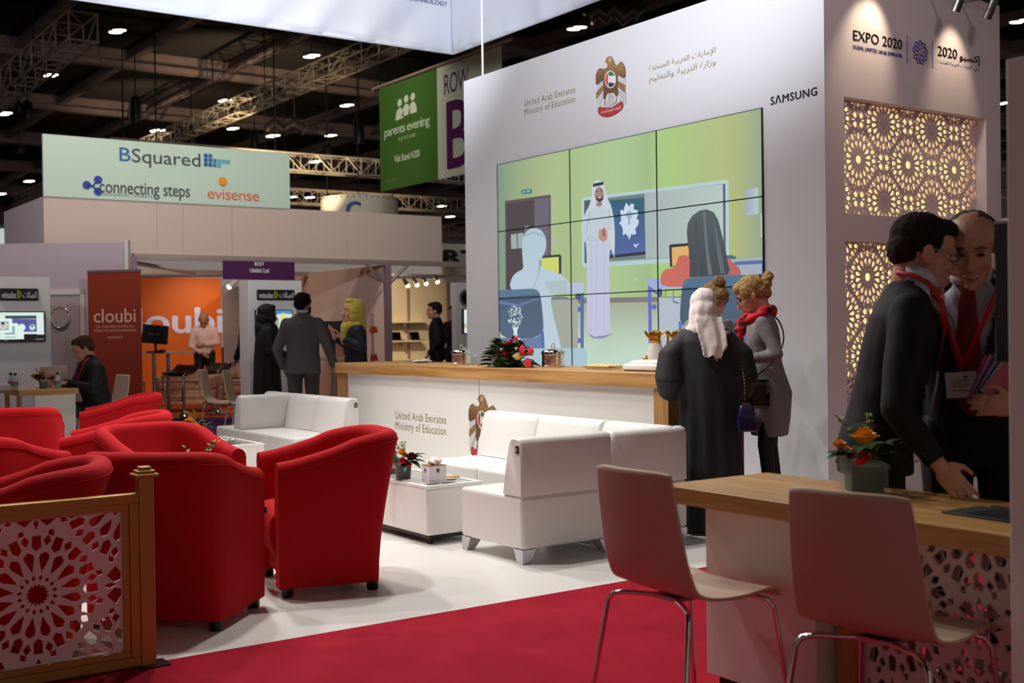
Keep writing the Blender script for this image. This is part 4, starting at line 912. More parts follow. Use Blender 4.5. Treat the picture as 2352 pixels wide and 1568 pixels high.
# ================================================================== hall ceiling, beams, lights
ceilm = mat('hall_ceiling', (58, 50, 50), .9); beamm = mat('beam_grey', (150, 126, 124), .7)
ceil = struct('ceiling', MB().bb((-60, -10, 10), (90, 120, 10.3)), ceilm)
for k, y in enumerate((21, 28.6, 36.3, 44.5, 53, 62, 72, 84)): struct('trim_%d' % (k + 1), MB().bb((-40, y, 9.45), (80, y + .35, 9.62)).bb((-40, y + .13, 9.6), (80, y + .22, 10)), beamm)
for k in range(22):
    x = -8 + 3.2*k; MB().bb((x, 15, 9.66), (x + .26, 84, 9.75)).bb((x + .10, 15, 9.7), (x + .16, 84, 10)).build('cross_beam', beamm, ceil)
lampm = mat('lamp_lens', (255, 246, 232), .5, emis=9); darkm = mat('dark_fitting', (30, 27, 28), .6)
NM = ['top left', 'left edge below the truss', 'beside the long truss near the white banner', 'above the right half of the pale green sign', 'left of the green banner', 'just above the right end of the pale green sign', 'at the far left edge', 'left of the pale green sign', 'between the white banner and the screen wall', 'low at the left edge', 'just left of the pale fascia', 'above the sign corner', 'over the middle of the sign', 'left of green banner, lower', 'under the far truss', 'at the top right corner', 'beside the right end of the side wall', 'far off under the row banner, highest of three', 'far off under the row banner, middle of three', 'far off under the row banner, lowest of three', 'tiny, at the right end of the pale green sign', 'tiny, above the middle of the fascia']
lamp0 = None
for (x, y), nm in zip([(270, 73), (117, 174), (716, 130), (517, 232), (797, 243), (626, 313), (10, 262), (67, 417), (1325, 66), (3, 446), (13, 517), (535, 296), (362, 301), (760, 312), (725, 372), (2345, 50), (2305, 238), (1014, 474), (1034, 498), (1054, 523), (670, 453), (711, 454)], NM):
    p = onZ(x, y, 9.35); s = .62 if p.y < 45 else .8
    if p.y > 100 or p.length > 105: p = EYE + (p - EYE)*(95/p.length); 
    if lamp0 is None:
        lamp0 = r = thing('ceiling_light', '', 'ceiling light', p, -2.13, 'hall ceiling lights')
        MB().bb((-.34, -.34, .03), (.34, .34, .12)).bb((-.02, -.02, .1), (.02, .02, .6)).build('housing', darkm, r)
        for sx in (-1, 1): MB().lathe([(0, 0), (.14, 0), (.15, .03), (0, .04)], (sx*.17, sx*.13, 0), n=16, sy=1.9).build('lens', lampm, r)
    else: r = dup(lamp0, p, -2.13)
    r['label'] = 'bright twin ceiling light ' + nm; r.scale = (s, s, s)
def truss(label, A, B, s, n, m):
    A, B = V(A), V(B); r = thing('lighting_truss', label, 'truss', A, 0, 'aluminium lighting trusses'); d = (B - A); L = d.length; d.normalize()
    u = d.cross(V((0, 0, 1))).normalized()*s/2; w = V((0, 0, s/2)); cs = [u + w, -u + w, -u - w, u - w]
    for c in cs: MB().tube([c, c + d*L], s*.055, 6).build('chord', m, r)
    mb = MB()
    for i in range(n):
        a, b_ = d*L*i/n, d*L*(i + 1)/n
        for k in range(4):
            p, q = cs[k], cs[(k + 1) % 4]; mb.tube([a + p, b_ + q] if i % 2 else [a + q, b_ + p], s*.035, 4); mb.tube([a + p, a + q], s*.035, 4)
    mb.build('bracing', m, r)
    for i in range(4): q = d*L*(.1 + .27*i); MB().tube([q + V((0, 0, s/2)), V((q.x, q.y, 10.0 - A.z))], .02, 5).build('hanging_cable', darkm, r)
    return r
alum = mat('truss_metal', (206, 190, 172), .45, .3); alumw = mat('truss_grey', (176, 156, 144), .5, .3)
truss('long lighting truss running diagonally from white banner to the pale green sign', (13.6, 20, 8), (13.6, 62, 8), .46, 48, alum)
truss('lighting truss crossing the upper left corner', (7.1, 26, 7.9), (7.1, 70, 7.9), .6, 40, alumw)
truss('second lighting truss at the far left edge', (5.3, 30, 7.2), (5.3, 74, 7.2), .6, 40, alumw)
truss('low horizontal truss between the pale green sign and the green banner', (8, 27.4, 5.55), (19, 27.4, 5.55), .42, 26, alum)
truss('lower horizontal truss behind the curved hanging sign', (8.5, 33, 5.4), (24, 33, 5.4), .42, 34, alum)
truss('horizontal truss just above the pale fascia', (9.5, 38, 5.0), (30, 38, 5.0), .42, 40, alum)
for p, q in (((13.2, 33, 6.2), (13.7, 34, 7.9)), ((12.8, 40, 6.2), (13.7, 41.5, 8)), ((12, 25.5, 3.9), (12.6, 27.3, 5.6)), ((17, 29.5, 4), (17, 33, 5.4))): spot('truss_lamp', p, q, 420, 90, .8, .05, (1, .82, .5))
for k, (x, y0, y1, dp, nm) in enumerate(((312, 222, 282, 34, 'hanging in the middle above the pale green sign'), (44, 232, 258, 36, 'leftmost, hanging from the upper left truss'), (64, 232, 276, 36, 'second from left, under the upper left truss'), (45, 330, 352, 38, 'low at the left above the pale wall'), (440, 300, 330, 40, 'right of centre above the sign'), (585, 300, 340, 40, 'above the right end of the sign'), (752, 330, 372, 36, 'between the sign and the green banner'), (825, 265, 330, 34, 'just left of the green banner'))):
    a = onD(x, y1, dp); z1 = onD(x, y0, dp).z; r = thing('chain_hoist', 'black chain hoist ' + nm, 'hoist', a, 0, 'black chain hoists on the ceiling')
    MB().lathe([(0, 0), (.13, 0), (.15, .1), (.15, z1 - a.z - .1), (.10, z1 - a.z), (0, z1 - a.z)], n=12).build('hoist_body', black, r, smooth=40)
    MB().tube([(0, 0, z1 - a.z), (0, 0, 9.66 - a.z)], .02, 5).build('chain', darkm, r)
for pts, lab in (([onD(1350, 44, 31), onD(1372, 22, 31), onD(1392, 40, 31), onD(1410, 16, 31), onD(1432, 44, 31), onD(1452, 22, 31), onD(1470, 34, 31)], 'silver flexible duct above the screen wall'), ([onD(612, 300, 42), onD(632, 282, 42), onD(652, 300, 42), onD(676, 284, 42), onD(700, 300, 42)], 'flexible duct under the beams above the sign')):
    one('flexible_duct', lab, 'duct', MB().tube([pts[0].lerp(pts[1], .5)] + pts, [.2]*(len(pts) + 1), 10).tube([pts[1], V((pts[1].x, pts[1].y, 9.66))], .02, 5).tube([pts[3], V((pts[3].x, pts[3].y, 9.66))], .02, 5), mat('duct_foil', (140, 118, 112), .4, .6), 60, group='flexible ceiling ducts')

# ================================================================== big white box banner over the stand
cloth = mat('white_banner_cloth', (226, 230, 240), .8); BXX, BYY, BZ = 8.5, 13.45, 5.0
r = thing('hanging_box_banner', 'huge white fabric box banner hanging over the stand', 'banner', (BXX, BYY, BZ))
def clothp(nm, f, nu, nv):
    rows = [[f(i/nu, j/nv) for i in range(nu + 1)] for j in range(nv + 1)]; o = MB().loft(rows, False, False).build(nm, cloth, r, smooth=80)
    k = o.modifiers.new('t', 'SOLIDIFY'); k.thickness = .004; return o
def wr(a, z, s): return .12*sin(pi*min(z/2.4, 1))*noise.noise(V((a*.9 + z*.9, z*.6, s))) + .045*noise.noise(V((a*2.6 + z*2.2, z*1.2, s + 5))) + .012*(z < .12)*sin(a*18)
clothp('left_face', lambda u, v: V((-.012 - 11.5*u, wr(11.5*u, 2.6*v, 1) - .02, 2.6*v + .02*(v == 0)*noise.noise(V((u*50, 0, 0))))), 160, 26)
clothp('right_face', lambda u, v: V((wr(11.5*u, 2.6*v, 9) - .02, -.012 - 11.5*u - .16*v*(1 - u), 2.6*v)), 160, 26)
MB().tube([(-11.5, 0, .01), (-.01, 0, .01)], .022, 8).build('hem', cloth, r, smooth=60); MB().tube([(0, -11.5, .01), (0, -.01, .01)], .022, 8).build('hem', cloth, r, smooth=60)
MB().bb((.02, .03, 0), (.05, .05, 2.6)).build('corner_gap_dark', black, r)  # black strip put in for the darkness seen through the open corner
fb = lambda x, y: onY(x, y, BYY) - V((BXX, BYY, BZ)); TX().px('TECHNOLOGY', fb, 926, 2.5, -8.5, 1020.5, (0, -.075, 0), .01, 1.05).build('lettering', mat('violet_lettering', (84, 80, 160), .5), r)
a = onX(1109, 171, WX + .08); one('rope', 'white rope hanging down to the top of the screen wall', 'rope', MB().tube([(a.x, a.y, 3.945), (a.x, a.y, 9.9)], .011, 8), whiteink, 60)

# ================================================================== green and ROW B banner
GX = 11.5; g = lambda x, y: onX(x, y, GX)
a, b_, c_ = g(871, 205), g(1003, 157), g(1150, 104); zt, zb = a.z, g(877, 440).z
r = thing('aisle_banner', 'green and cream aisle banner reading ROW B', 'banner', (GX, a.y, zb)); o0 = V((GX, a.y, zb))
MB().bb((0, 0, 0), (.02, b_.y - a.y, zt - zb)).build('green_half', mat('banner_green', (62, 104, 34), .75, var=(1.2, .05)), r)
MB().bb((0, b_.y - a.y - .002, 0), (.02, c_.y - a.y, zt - zb)).build('cream_half', mat('banner_cream', (198, 204, 178), .75), r)
gf = lambda x, y: g(x, y) - o0; n_ = (-.006, 0, 0); pale = mat('pale_lettering', (206, 220, 190), .6)
t = TX(); t.px('parents evening', gf, 884, 322, 296, 988, n_, .012, .86); t.px('system', gf, 917, 327, 315, 954, n_, .004, 1.6); t.px('Visit Stand A200', gf, 906, 374, 358, 965, n_, .02, .84); t.build('lettering', pale, r)
mb = TX()
for x, y, s in ((918.5, 236, 1), (933.5, 227, 1), (948.5, 222, 1)):
    P = lambda u, v: gf(x + u, y + v - u*.36) + V(n_)
    mb.add([P(*q) for q in [(5.2*cos(k*pi/7), -9*s*sin(k*pi/7)) for k in range(14)]], [tuple(range(14))]); mb.add([P(*q) for q in ((-9.5, 38), (-8, 22), (-4.5, 14), (0, 11), (4.5, 14), (8, 22), (9.5, 38))], [tuple(range(7))])
mb.build('family_symbol', pale, r)
purp = mat('purple_lettering', (88, 24, 84), .6)
t = TX(); t.px('ROW', gf, 1021, 219, 172, 1078, n_, .0, .9); t.build('row_lettering', purp, r)
t = TX(); t.px('B', gf, 1029, 388, 236, 1082, n_, .018); t.build('letter_b', purp, r)
t = TX(); t.px('the event', gf, 885, 421, 411, 912, n_, .0); t.build('small_logo', mat('grey_green_lettering', (120, 150, 100), .6), r)
struct('trim_9', MB().tube([(GX + .01, a.y + .3, zt + .05), (GX + .01, c_.y - .3, zt + .05)], .03, 8), alumw)

# ================================================================== far booths
FY_ = 17.84; fyf = lambda y0: (lambda x, y: onY(x, y, y0)); taupe = mat('fascia_cloth', (196, 178, 164), .8, var=(.5, .03))
lx = 4.27; rx = onY(1014, 500, FY_).x
fas = struct('wall_far', MB().bb((lx, FY_, 2.52), (rx, FY_ + .06, 3.31)), taupe)
struct('wall_far_side', MB().bb((lx, FY_ + .06, 2.45), (lx + .06, 20.4, 3.31)), mat('fascia_side_cloth', (206, 196, 206), .8))
for x in (360, 420, 532, 795): q = onY(x, 520, FY_).x; MB().bb((q, -.004 + FY_, 2.52), (q + .006, FY_, 3.31)).build('cloth_seam', mat('seam_taupe', (170, 152, 140), .8), fas)  # thin darker seams of the fascia cloth
sx1 = onY(664, 400, FY_).x; r = thing('booth_sign', 'long pale green sign board with three company logos above the booths', 'sign', (lx, FY_ - .02, 3.31))
so = V((lx, FY_ - .02, 3.31)); szt = onY(104, 307.5, FY_ - .02).z - 3.31
gm = mat('sign_pale', (188, 210, 192), .6, var=(.4, .04)); MB().bb((0, 0, 0), (sx1 - lx, .05, szt)).build('sign_board', gm, r)
sf = lambda x, y: onY(x, y, FY_ - .02) - so; n_ = (0, -.008, 0)
TX().px('B', sf, 274.5, 369, 338, 300, n_, .0).build('letter_b', mat('steel_blue', (46, 92, 160), .5), r)
TX().px('Squared', sf, 303, 382, 340.5, 460, n_, .0, .98).build('charcoal_lettering', mat('charcoal_lettering', (62, 66, 68), .5), r)
for k, (cx, cy) in enumerate([(0, 0), (1, 0), (0, 1), (1, 1), (2, 1), (3, 1), (4, 1), (5, 1), (0, 2), (1, 2), (2, 2), (3, 2)]):
    x, y = 468 + cx*10.3, 352.5 + cy*10.2 + cx*.9; mb = TX(); mb.add([sf(x, y + 8.6) + V(n_), sf(x + 8.6, y + 9.3) + V(n_), sf(x + 8.6, y + .7) + V(n_), sf(x, y) + V(n_)], [(0, 1, 2, 3)])
    mb.build('logo_square', mat('logo_blue_%d' % min(cx, 3), [(26, 84, 150), (34, 100, 164), (52, 130, 176), (88, 168, 190)][min(cx, 3)], .5), r)
TX().px('connecting steps', sf, 228, 451, 414, 436, n_, .003, .96).build('lower_lettering', mat('charcoal_lettering', (62, 66, 68), .5), r)
TX().px('assessment software', sf, 237, 448.5, 441, 348, (0, -.012, 0), 0, 1.5).build('small_lettering', mat('charcoal_lettering', (62, 66, 68), .5), r)
mb = TX(); cs = [(199, 425), (225, 413), (225, 440)]
for x, y in cs: c = sf(x, y) + V(n_); mb.add([c + V((.062*cos(k*pi/8), 0, .062*sin(k*pi/8))) for k in range(16)], [tuple(range(16))])
for x, y in cs[1:]: mb.tube([sf(199, 425) + V(n_), sf(212, 427) + V(n_), sf(x, y) + V(n_)], .014, 6)
mb.build('molecule_logo', mat('royal_blue', (38, 66, 150), .5), r)
TX().px('evisense', sf, 476.5, 456, 432, 595, n_, .0, .92).build('coral_lettering', mat('coral_lettering', (222, 104, 62), .5), r)
mb = TX(); c = sf(511, 417) + V((0, -.01, 0))
for rr in (.072, .05): mb.add([c + V((rr*cos(k*pi/12), -.02*(rr < .06), rr*sin(k*pi/12))) for k in range(24)], [tuple(range(24))])
mb.build('sun_logo', mat('amber_logo', (232, 150, 52), .5), r)
# shell scheme frame
shell = mat('shell_aluminium', (176, 160, 152), .4, .5)
struct('trim_10', MB().bb((5.55, FY_ - .03, 2.43), (13.2, FY_ + .05, 2.52)).bb((5.55, FY_ - .035, 2.465), (13.2, FY_ - .03, 2.485)), shell)
for k, (x, w) in enumerate(((5.50, .09), (9.84, .10))): struct('trim_%d' % (11 + k), MB().bb((x, FY_ - .04, 0), (x + w, FY_ + .06, 2.47)), mat('shell_post', (150, 126, 142), .5, .3))
struct('trim_13', MB().bb((5.2, 20.9, 2.38), (14.5, 20.98, 2.46)), shell)
struct('trim_14', MB().tube([(5.6, 17.9, 2.38), (7.6, 20.9, 2.40)], .035, 6).tube([(9.45, FY_, 2.46), (9.86, FY_, 2.12)], .03, 6).tube([(10.3, FY_, 2.46), (9.92, FY_, 2.12)], .03, 6).tube([(6.0, 23.9, 2.44), (10, 20.9, 2.42)], .035, 6), shell)
struct('wall_partition', MB().bb((9.86, FY_ + .1, 0), (9.92, 24.1, 2.44)), mat('peach_panel', (236, 214, 196), .7, var=(.6, .04)))
ow = struct('wall_orange', MB().bb((3.4, 24.06, 0), (9.32, 24.12, 2.47)), mat('orange_panel', (206, 92, 0), .6))
TX().px('cloubi', fyf(24.06), 264, 766, 707, 511, (0, -.01, 0), .028, .98).build('white_lettering', mat('lilac_lettering', (214, 206, 232), .6), ow)
r = thing('grey_banner', 'grey banner strip beside the orange wall, mostly hidden', 'banner', (9.34, 24.0, 0)); MB().bb((0, 0, 0), (.5, .03, 2.3)).build('banner_cloth', mat('grey_banner_cloth', (128, 112, 108), .8), r)
t = TX(); q = V((9.34, 24.0, 0)); t.px('u', lambda x, y: onY(x, y, 24.0) - q, 551, 757, 740, 570, (0, -.006, 0), .03); t.build('lettering', whiteink, r)
struct('wall_far_right', MB().bb((9.92, 24.0, 0), (14.9, 24.1, 2.5)), mat('cream_panel', (236, 214, 176), .7))
struct('wall_far_back', MB().bb((14.2, 19.6, 0), (14.9, 19.7, 2.3)), mat('pale_teal_panel', (176, 196, 186), .7))
for k, (px, z, x1) in enumerate(((898, 1.49, 986), (898, 1.05, 972), (898, .62, 985))):
    a = onY(px, 760, 23.75).x; c = onY(x1, 760, 23.75).x; r = thing('wall_shelf', ['upper', 'middle', 'lower'][k] + ' cream display shelf on the lit booth wall', 'shelf', (a, 23.7, z), 0, 'cream shelves in the lit booth')
    MB().bb((0, 0, 0), (c - a, .3, .035)).build('shelf_board', mat('cream_shelf', (238, 216, 178), .5), r)
    for s in (.35, 1.2): MB().bb((s, .02, -.08), (s + .03, .3, 0)).build('bracket', shell, r)
struct('trim_15', MB().bb((onY(936, 700, 23.96).x, 23.95, .2), (onY(936, 700, 23.96).x + .05, 24, 2.3)), shell)
for x, lab in ((918, 'small dark laptop on the booth shelf, left of the pair'), (961, 'small dark laptop on the booth shelf, right of the pair')):
    p = onY(x, 780, 23.8); r = thing('laptop', lab, 'laptop', (p.x, 23.85, 1.086), .15, 'laptops on the booth shelf')
    MB().bb((-.13, -.1, 0), (.13, .06, .015)).build('keyboard_base', black, r); MB().box((0, .09, .10), (.26, .012, .19), rot=M.Rotation(-.25, 3, 'X')).build('screen', blackgloss, r)
r = thing('track_light', 'track with four warm spotlights in the booth on the right', 'track light', (10.6, 19.5, 2.30)); p0 = V((10.6, 19.5, 2.30))
MB().bb((-.4, -.02, .0), (1.9, .02, .03)).build('track', shell, r)
for x, y in ((932, 656), (953, 654), (974, 651), (1000, 647)):
    q = onY(x, y, 19.5) - p0; mb = MB(); mb.tube([(q.x - .05, 0, q.z + .13), (q.x + .02, -.02, q.z + .02)], [.03, .045], 12); lh = mb.build('lamp_head', steel, r, smooth=40)
    MB().tube([(q.x - .05, 0, q.z + .10), (q.x - .05, 0, 0)], .01, 6).build('stem', steel, r); MB().ell((q.x + .03, -.025, q.z), (.045, .03, .04)).build('lens', mat('warm_lens', (255, 222, 160), .4, emis=6), lh)
r = thing('booth_spotlight', 'small white spotlight shining on the orange wall', 'spotlight', onY(528, 657, 21)); MB().tube([(0, 0, .0), (.12, -.06, .12)], [.05, .05], 12).build('lamp_head', whiteink, r, smooth=40)
MB().ell((-.01, .0, -.01), (.045, .045, .045)).build('lens', mat('white_lens', (255, 250, 245), .4, emis=8), r); MB().tube([(.12, -.06, .12), (.06, 0, .34)], .012, 6).build('stem', steel, r)
spot('orange_wall_wash', (8.9, 22.6, 2.4), (8.7, 24.06, 1.6), 45, 85, .9, .05, (1, .9, .7))
a, c = onY(513, 600, FY_ - .1), onY(677, 640, FY_ - .1); r = thing('name_board', 'purple booth name board reading B257', 'sign', (a.x, FY_ - .1, 0))
zt, zb = onY(513, 598, FY_ - .1).z, onY(513, 641, FY_ - .1).z; MB().bb((0, 0, zb), (c.x - a.x, .03, zt)).build('board', mat('purple_board', (72, 18, 74), .6), r)
q = V((a.x, FY_ - .1, 0)); f_ = lambda x, y: onY(x, y, FY_ - .1) - q
t = TX(); t.px('B257', f_, 585, 609.5, 602, 606, (0, -.005, 0), .02); t.px('Ubiikki Ltd', f_, 574, 625.5, 616, 617, (0, -.005, 0), .02); t.build('lettering', whiteink, r)
r = thing('round_hanging_sign', 'white curved hanging sign above the pale fascia', 'sign', onD(826, 474, 30)); o0 = r.location.copy(); zt = onD(826, 456, 30).z - o0.z; zb = zt - .8
MB().lathe([(.98, zb), (.98, zt), (.96, zt), (.96, zb)], n=48).build('drum', mat('drum_white', (226, 220, 206), .7), r, smooth=40)
mb = MB()
for k in range(40): mb.ell((.99*cos(k*pi/20), .99*sin(k*pi/20), zt - .05), (.02, .02, .02), n=6, m=4)
mb.build('rivets', darkm, r)
for k in range(3): a_ = k*2.1; MB().tube([(.97*cos(a_), .97*sin(a_), zt), (.97*cos(a_), .97*sin(a_), 10 - o0.z)], .012, 5).build('hanging_cable', darkm, r)
d = (EYE - o0); d.z = 0; d.normalize(); s_ = V((-d.y, d.x, 0)); t = TX(); t.text('C', d*1.0 - s_*.32 + V((0, 0, zt - .62)), s_, V((0, 0, 1)), .34, .44, .03); t.build('lettering', mat('royal_blue', (38, 66, 150), .5), r)
a, c = onY(1017, 560, 23), onY(1090, 560, 23); r = thing('fascia_sign', 'cream sign with large dark letters at left edge of screen wall', 'sign', (a.x, 23, 0)); q = V((a.x, 23, 0))
MB().bb((.1, .02, 0), (.2, .08, 2.4)).build('post', shell, r); MB().bb((0, 0, 2.4), (c.x - a.x, .1, onY(1017, 559, 23).z)).build('sign_board', mat('drum_white', (226, 220, 206), .7), r)
TX().px('RT', lambda x, y: onY(x, y, 23) - q, 1020, 603, 575, 1098, (0, -.01, 0), .05).build('lettering', mat('dark_green_lettering', (40, 52, 42), .5), r)
r = thing('distant_sign', 'bright white sign panel with teal edge at far left', 'sign', onD(-14, 560, 30)); MB().bb((0, 0, 0), (.42, .1, .40)).build('panel', mat('bright_panel', (240, 246, 244), .5, emis=.5), r); MB().bb((0, 0, .40), (.42, .1, .5)).build('teal_edge', mat('teal', (90, 150, 140), .5), r)

# ================================================================== left wall with door, roll-up banner
A_, B_ = V((3.60, 18.10, 0)), V((5.17, 17.0, 0)); dr = (B_ - A_).normalized(); nn = V((dr.y, -dr.x, 0)); ang = atan2(dr.y, dr.x)
def onP(x, y, p0, n): d = ray(x, y); return EYE + d*((p0 - EYE).dot(n)/d.dot(n))
w_ = MB(); w_.bb((0, 0, 0), ((B_ - A_).length, .08, onP(283, 556, B_, nn).z)); o = struct('wall_left', w_, mat('mauve_partition', (176, 160, 168), .7, var=(.5, .03))); o.location = A_; o.rotation_euler = (0, 0, ang)
f_ = lambda x, y: V(((onP(x, y, A_, nn) - A_).dot(dr), 0, onP(x, y, A_, nn).z))
e1 = MB(); L_ = (B_ - A_).length; e1.bb((L_, -.02, 0), (L_ + .05, .1, onP(283, 554, B_, nn).z + .02)); o = e1.build('trim_17', mat('pale_edge', (206, 196, 196), .6)); o['kind'] = 'structure'; o.location = A_; o.rotation_euler = (0, 0, ang)
d0, d1 = f_(118, 672).x, f_(190, 672).x; zt = f_(118, 672).z; door = thing('door_1', None, None, A_, ang); door['kind'] = 'structure'
MB().bb((d0 - .2, -.012, 0), (d1 - .03, 0, zt - .03)).build('door_leaf', mat('door_mauve', (168, 150, 152), .6), door)
MB().bb((d1 - .03, -.03, 0), (d1 + .03, .0, zt + .04)).bb((d0 - .2, -.03, zt - .03), (d1 + .03, 0, zt + .04)).build('door_frame', mat('pale_edge', (206, 196, 196), .6), door)
q = f_(140, 729); r = thing('round_mirror', 'round mirror with jewelled chrome rim on the grey door', 'mirror', A_ + dr*q.x + nn*.03 + V((0, 0, q.z)), ang)
mb = MB(); mb.tube([(.128*cos(k*pi/16), 0, .15*sin(k*pi/16)) for k in range(32)], .014, 8, close=True); mb.build('rim', chrome, r, smooth=50)
MB().lathe([(0, 0), (.125, 0), (.125, .01), (0, .01)], n=32, sy=1.15).build('mirror_glass', mat('mirror_dull', (176, 160, 160), .35, .1), r).rotation_euler = (pi/2, 0, 0)
for k in range(9): a = .7 + k*.3; MB().ell((.128*cos(a), -.014, .15*sin(a)), (.014, .008, .014), n=8, m=5).build('jewel', mat('jewel_green', (110, 170, 120), .1) if k % 2 else mat('jewel_gold', (226, 180, 110), .1), r)
A2, B2 = onD(203, 760, 16.5), onD(325, 760, 16.3); A2.z = B2.z = 0; d2 = (B2 - A2).normalized(); n2 = V((d2.y, -d2.x, 0)); an2 = atan2(d2.y, d2.x); W2 = (B2 - A2).length
r = thing('rollup_banner', 'tall dark orange roll-up banner standing behind the seated man', 'banner', A2, an2)
f2 = lambda x, y: V(((onP(x, y, A2, n2) - A2).dot(d2), 0, onP(x, y, A2, n2).z)); zt = f2(203, 626).z
MB().bb((0, 0, .08), (W2, .004, zt)).build('banner_cloth', mat('banner_orange', (142, 48, 24), .6), r); MB().bb((-.02, -.1, 0), (W2 + .02, .1, .08)).build('base_box', steel, r, bevel=.01); MB().bb((0, -.01, zt), (W2, .014, zt + .03)).build('top_rail', steel, r)
MB().tube([(W2/2, .04, .05), (W2/2, .04, zt)], .012, 8).build('pole', steel, r)
t = TX(); t.px('cloubi', f2, 216, 741, 710, 312, (0, -.004, 0), .012); t.px('DAILY PUBLISHING SOLUTION FOR', f2, 220, 753, 748, 308, (0, -.004, 0)); t.px('INTERACTIVE LEARNING EXPERIENCES', f2, 216, 762, 757, 313, (0, -.004, 0)); t.px('www.cloubi.fi', f2, 247, 777, 771, 281, (0, -.004, 0)); t.build('lettering', mat('faded_pink_lettering', (226, 176, 156), .6), r)

# ================================================================== etisalat display towers
def logo_sign(r, q, fn, x0, x1, y0, y1):
    a, c = fn(x0, y1), fn(x1, y0); MB().bb((a.x - q.x, -.03, a.z), (c.x - q.x, 0, c.z)).build('sign_board', mat('sign_dark', (30, 20, 30), .35), r, bevel=.012, seg=3)
TY = 15.85; ft = lambda x, y: onY(x, y, TY - .03)
art_m = attr_mat('tv_picture', 1.0)
def tower(label, x0, x1, sign, tv, polys, sl, tvlab, cmap=None):
    a = onY(x0, 760, TY).x if x0 > -900 else 2.6; c = onY(x1, 760, TY).x; q = V((a, TY, 0)); r = thing('display_tower', label, 'display tower', q)
    MB().bb((0, 0, 0), (c - a, .12 if x0 > 1000 else .35, 2.05)).build('tower_panel', white_lam, r, bevel=.004)
    if sign:
        s0, s1, sy0, sy1 = sign; logo_sign(r, q, ft, s0, s1, sy0, sy1); fq = lambda x, y: ft(x, y) - V((q.x, q.y, 0)); k = (s1 - s0)/87.; X = lambda v: s0 + v*k; h = sy1 - sy0
        Yy = lambda v, x: sy0 + v*h - .009*(x - s0)
        t = TX(); t.px('etisalat', fq, X(4), Yy(.80, X(4)), Yy(.26, X(4)), X(37), (0, -.006, 0), .012, .95); t.px(shape('اتصالات'), fq, X(52), Yy(.80, X(52)), Yy(.24, X(52)), X(83), (0, -.006, 0), .008); t.build('lettering', whiteink, r)
        mb = TX(); P = lambda u, v: fq(X(u), Yy(v, X(u))) + V((0, -.006, 0))
        o_ = [(39, .15), (42, .14), (48, .38), (50, .52), (48, .66), (42, .86), (39, .80)]; i_ = [(43, .40), (44, .38), (46, .46), (46.5, .52), (46, .58), (44, .66), (43, .64)]
        mb.add([P(*p) for p in o_] + [P(*p) for p in i_], [(k_, (k_ + 1) % 7, 7 + (k_ + 1) % 7, 7 + k_) for k_ in range(7)]); mb.build('leaf_logo', mat('lime_logo', (150, 176, 20), .5), r)
    if tv:
        x0_, x1_, y0_, y1_ = tv; fv = lambda x, y: onY(x, y, TY - .06); A3, C3 = fv(x0_, y1_), fv(x1_, y0_); r2 = thing('television', tvlab, 'television', (A3.x, TY - .06, A3.z), 0, 'televisions on the display towers')
        w, h = C3.x - A3.x, C3.z - A3.z; MB().bb((0, 0, 0), (w, .055, h)).build('screen_case', blackgloss, r2, bevel=.004)
        art('screen', [(rect(0, 0, 1, 1), (20, 22, 26))] + polys, lambda x, y: V((.012 + (w - .024)*x, -.003, h - .012 - (h - .024)*y)), art_m, r2)
N_ = lambda P: [((x + 300)/1305, (y - 750)/680) for x, y in P]
tv1 = [(N_([(-300, 755), (995, 755), (1000, 1285), (835, 1285), (835, 1270), (525, 1270), (525, 1390), (-300, 1390)]), (214, 232, 226)), (N_([(100, 830), (825, 830), (825, 905), (100, 905)]), (66, 76, 84)), (N_([(260, 905), (825, 915), (830, 1215), (260, 1215)]), (84, 88, 158)),
       (N_(circ(480, 1110, 85, 85, 20)), (214, 232, 232)), (N_(circ(725, 1110, 75, 70, 20)), (190, 214, 214)), (N_(circ(722, 1080, 26, 22, 12)), (50, 44, 40)), (N_([(-300, 905), (235, 900), (250, 1220), (-300, 1230)]), (226, 240, 234)), (N_([(-80, 960), (175, 960), (178, 1175), (-80, 1175)]), (150, 174, 180)),
       (N_(circ(50, 1060, 100, 90, 20)), (196, 214, 216)), (N_(circ(50, 1060, 40, 60, 16)), (206, 168, 146)), (N_(circ(45, 1010, 48, 30, 12)), (44, 36, 34)), (N_([(245, 1010), (390, 1010), (400, 1070), (520, 1080), (525, 1390), (60, 1390), (60, 1220), (250, 1215)]), (220, 240, 232)), (N_([(80, 1230), (320, 1230), (320, 1280), (80, 1280)]), (150, 174, 176)), (N_([(250, 1070), (320, 1080), (320, 1230), (250, 1230)]), (150, 180, 186)), (N_([(80, 1330), (330, 1330), (330, 1350), (80, 1350)]), (150, 164, 160)), (N_(circ(110, 1412, 45, 12, 10)), (60, 120, 140)), (N_([(790, 1390), (990, 1385), (990, 1400), (790, 1402)]), (150, 160, 160))]
tower('white display tower with black logo sign, cut by the left edge', -999, 117, (0, 88, 662.5, 690), (-30, 103, 714.5, 786), tv1, 0, 'television on left tower showing profile pictures on a blue page')
tower('white display tower with black logo sign behind the woman in black', 572, 695, (591, 677, 665.5, 689), (588.5, 672, 711, 772), [(rect(0, 0, .14, 1), (206, 176, 160)), (rect(0, .35, .12, 1), (110, 90, 190)), (rect(.14, 0, 1, .14), (70, 140, 190)), (rect(.14, .14, 1, 1), (214, 226, 206)), (rect(.5, .3, .62, .6), (150, 170, 150)), (rect(.7, .1, .8, 1), (216, 214, 140))], 0, 'television behind the black hijab, mostly hidden')
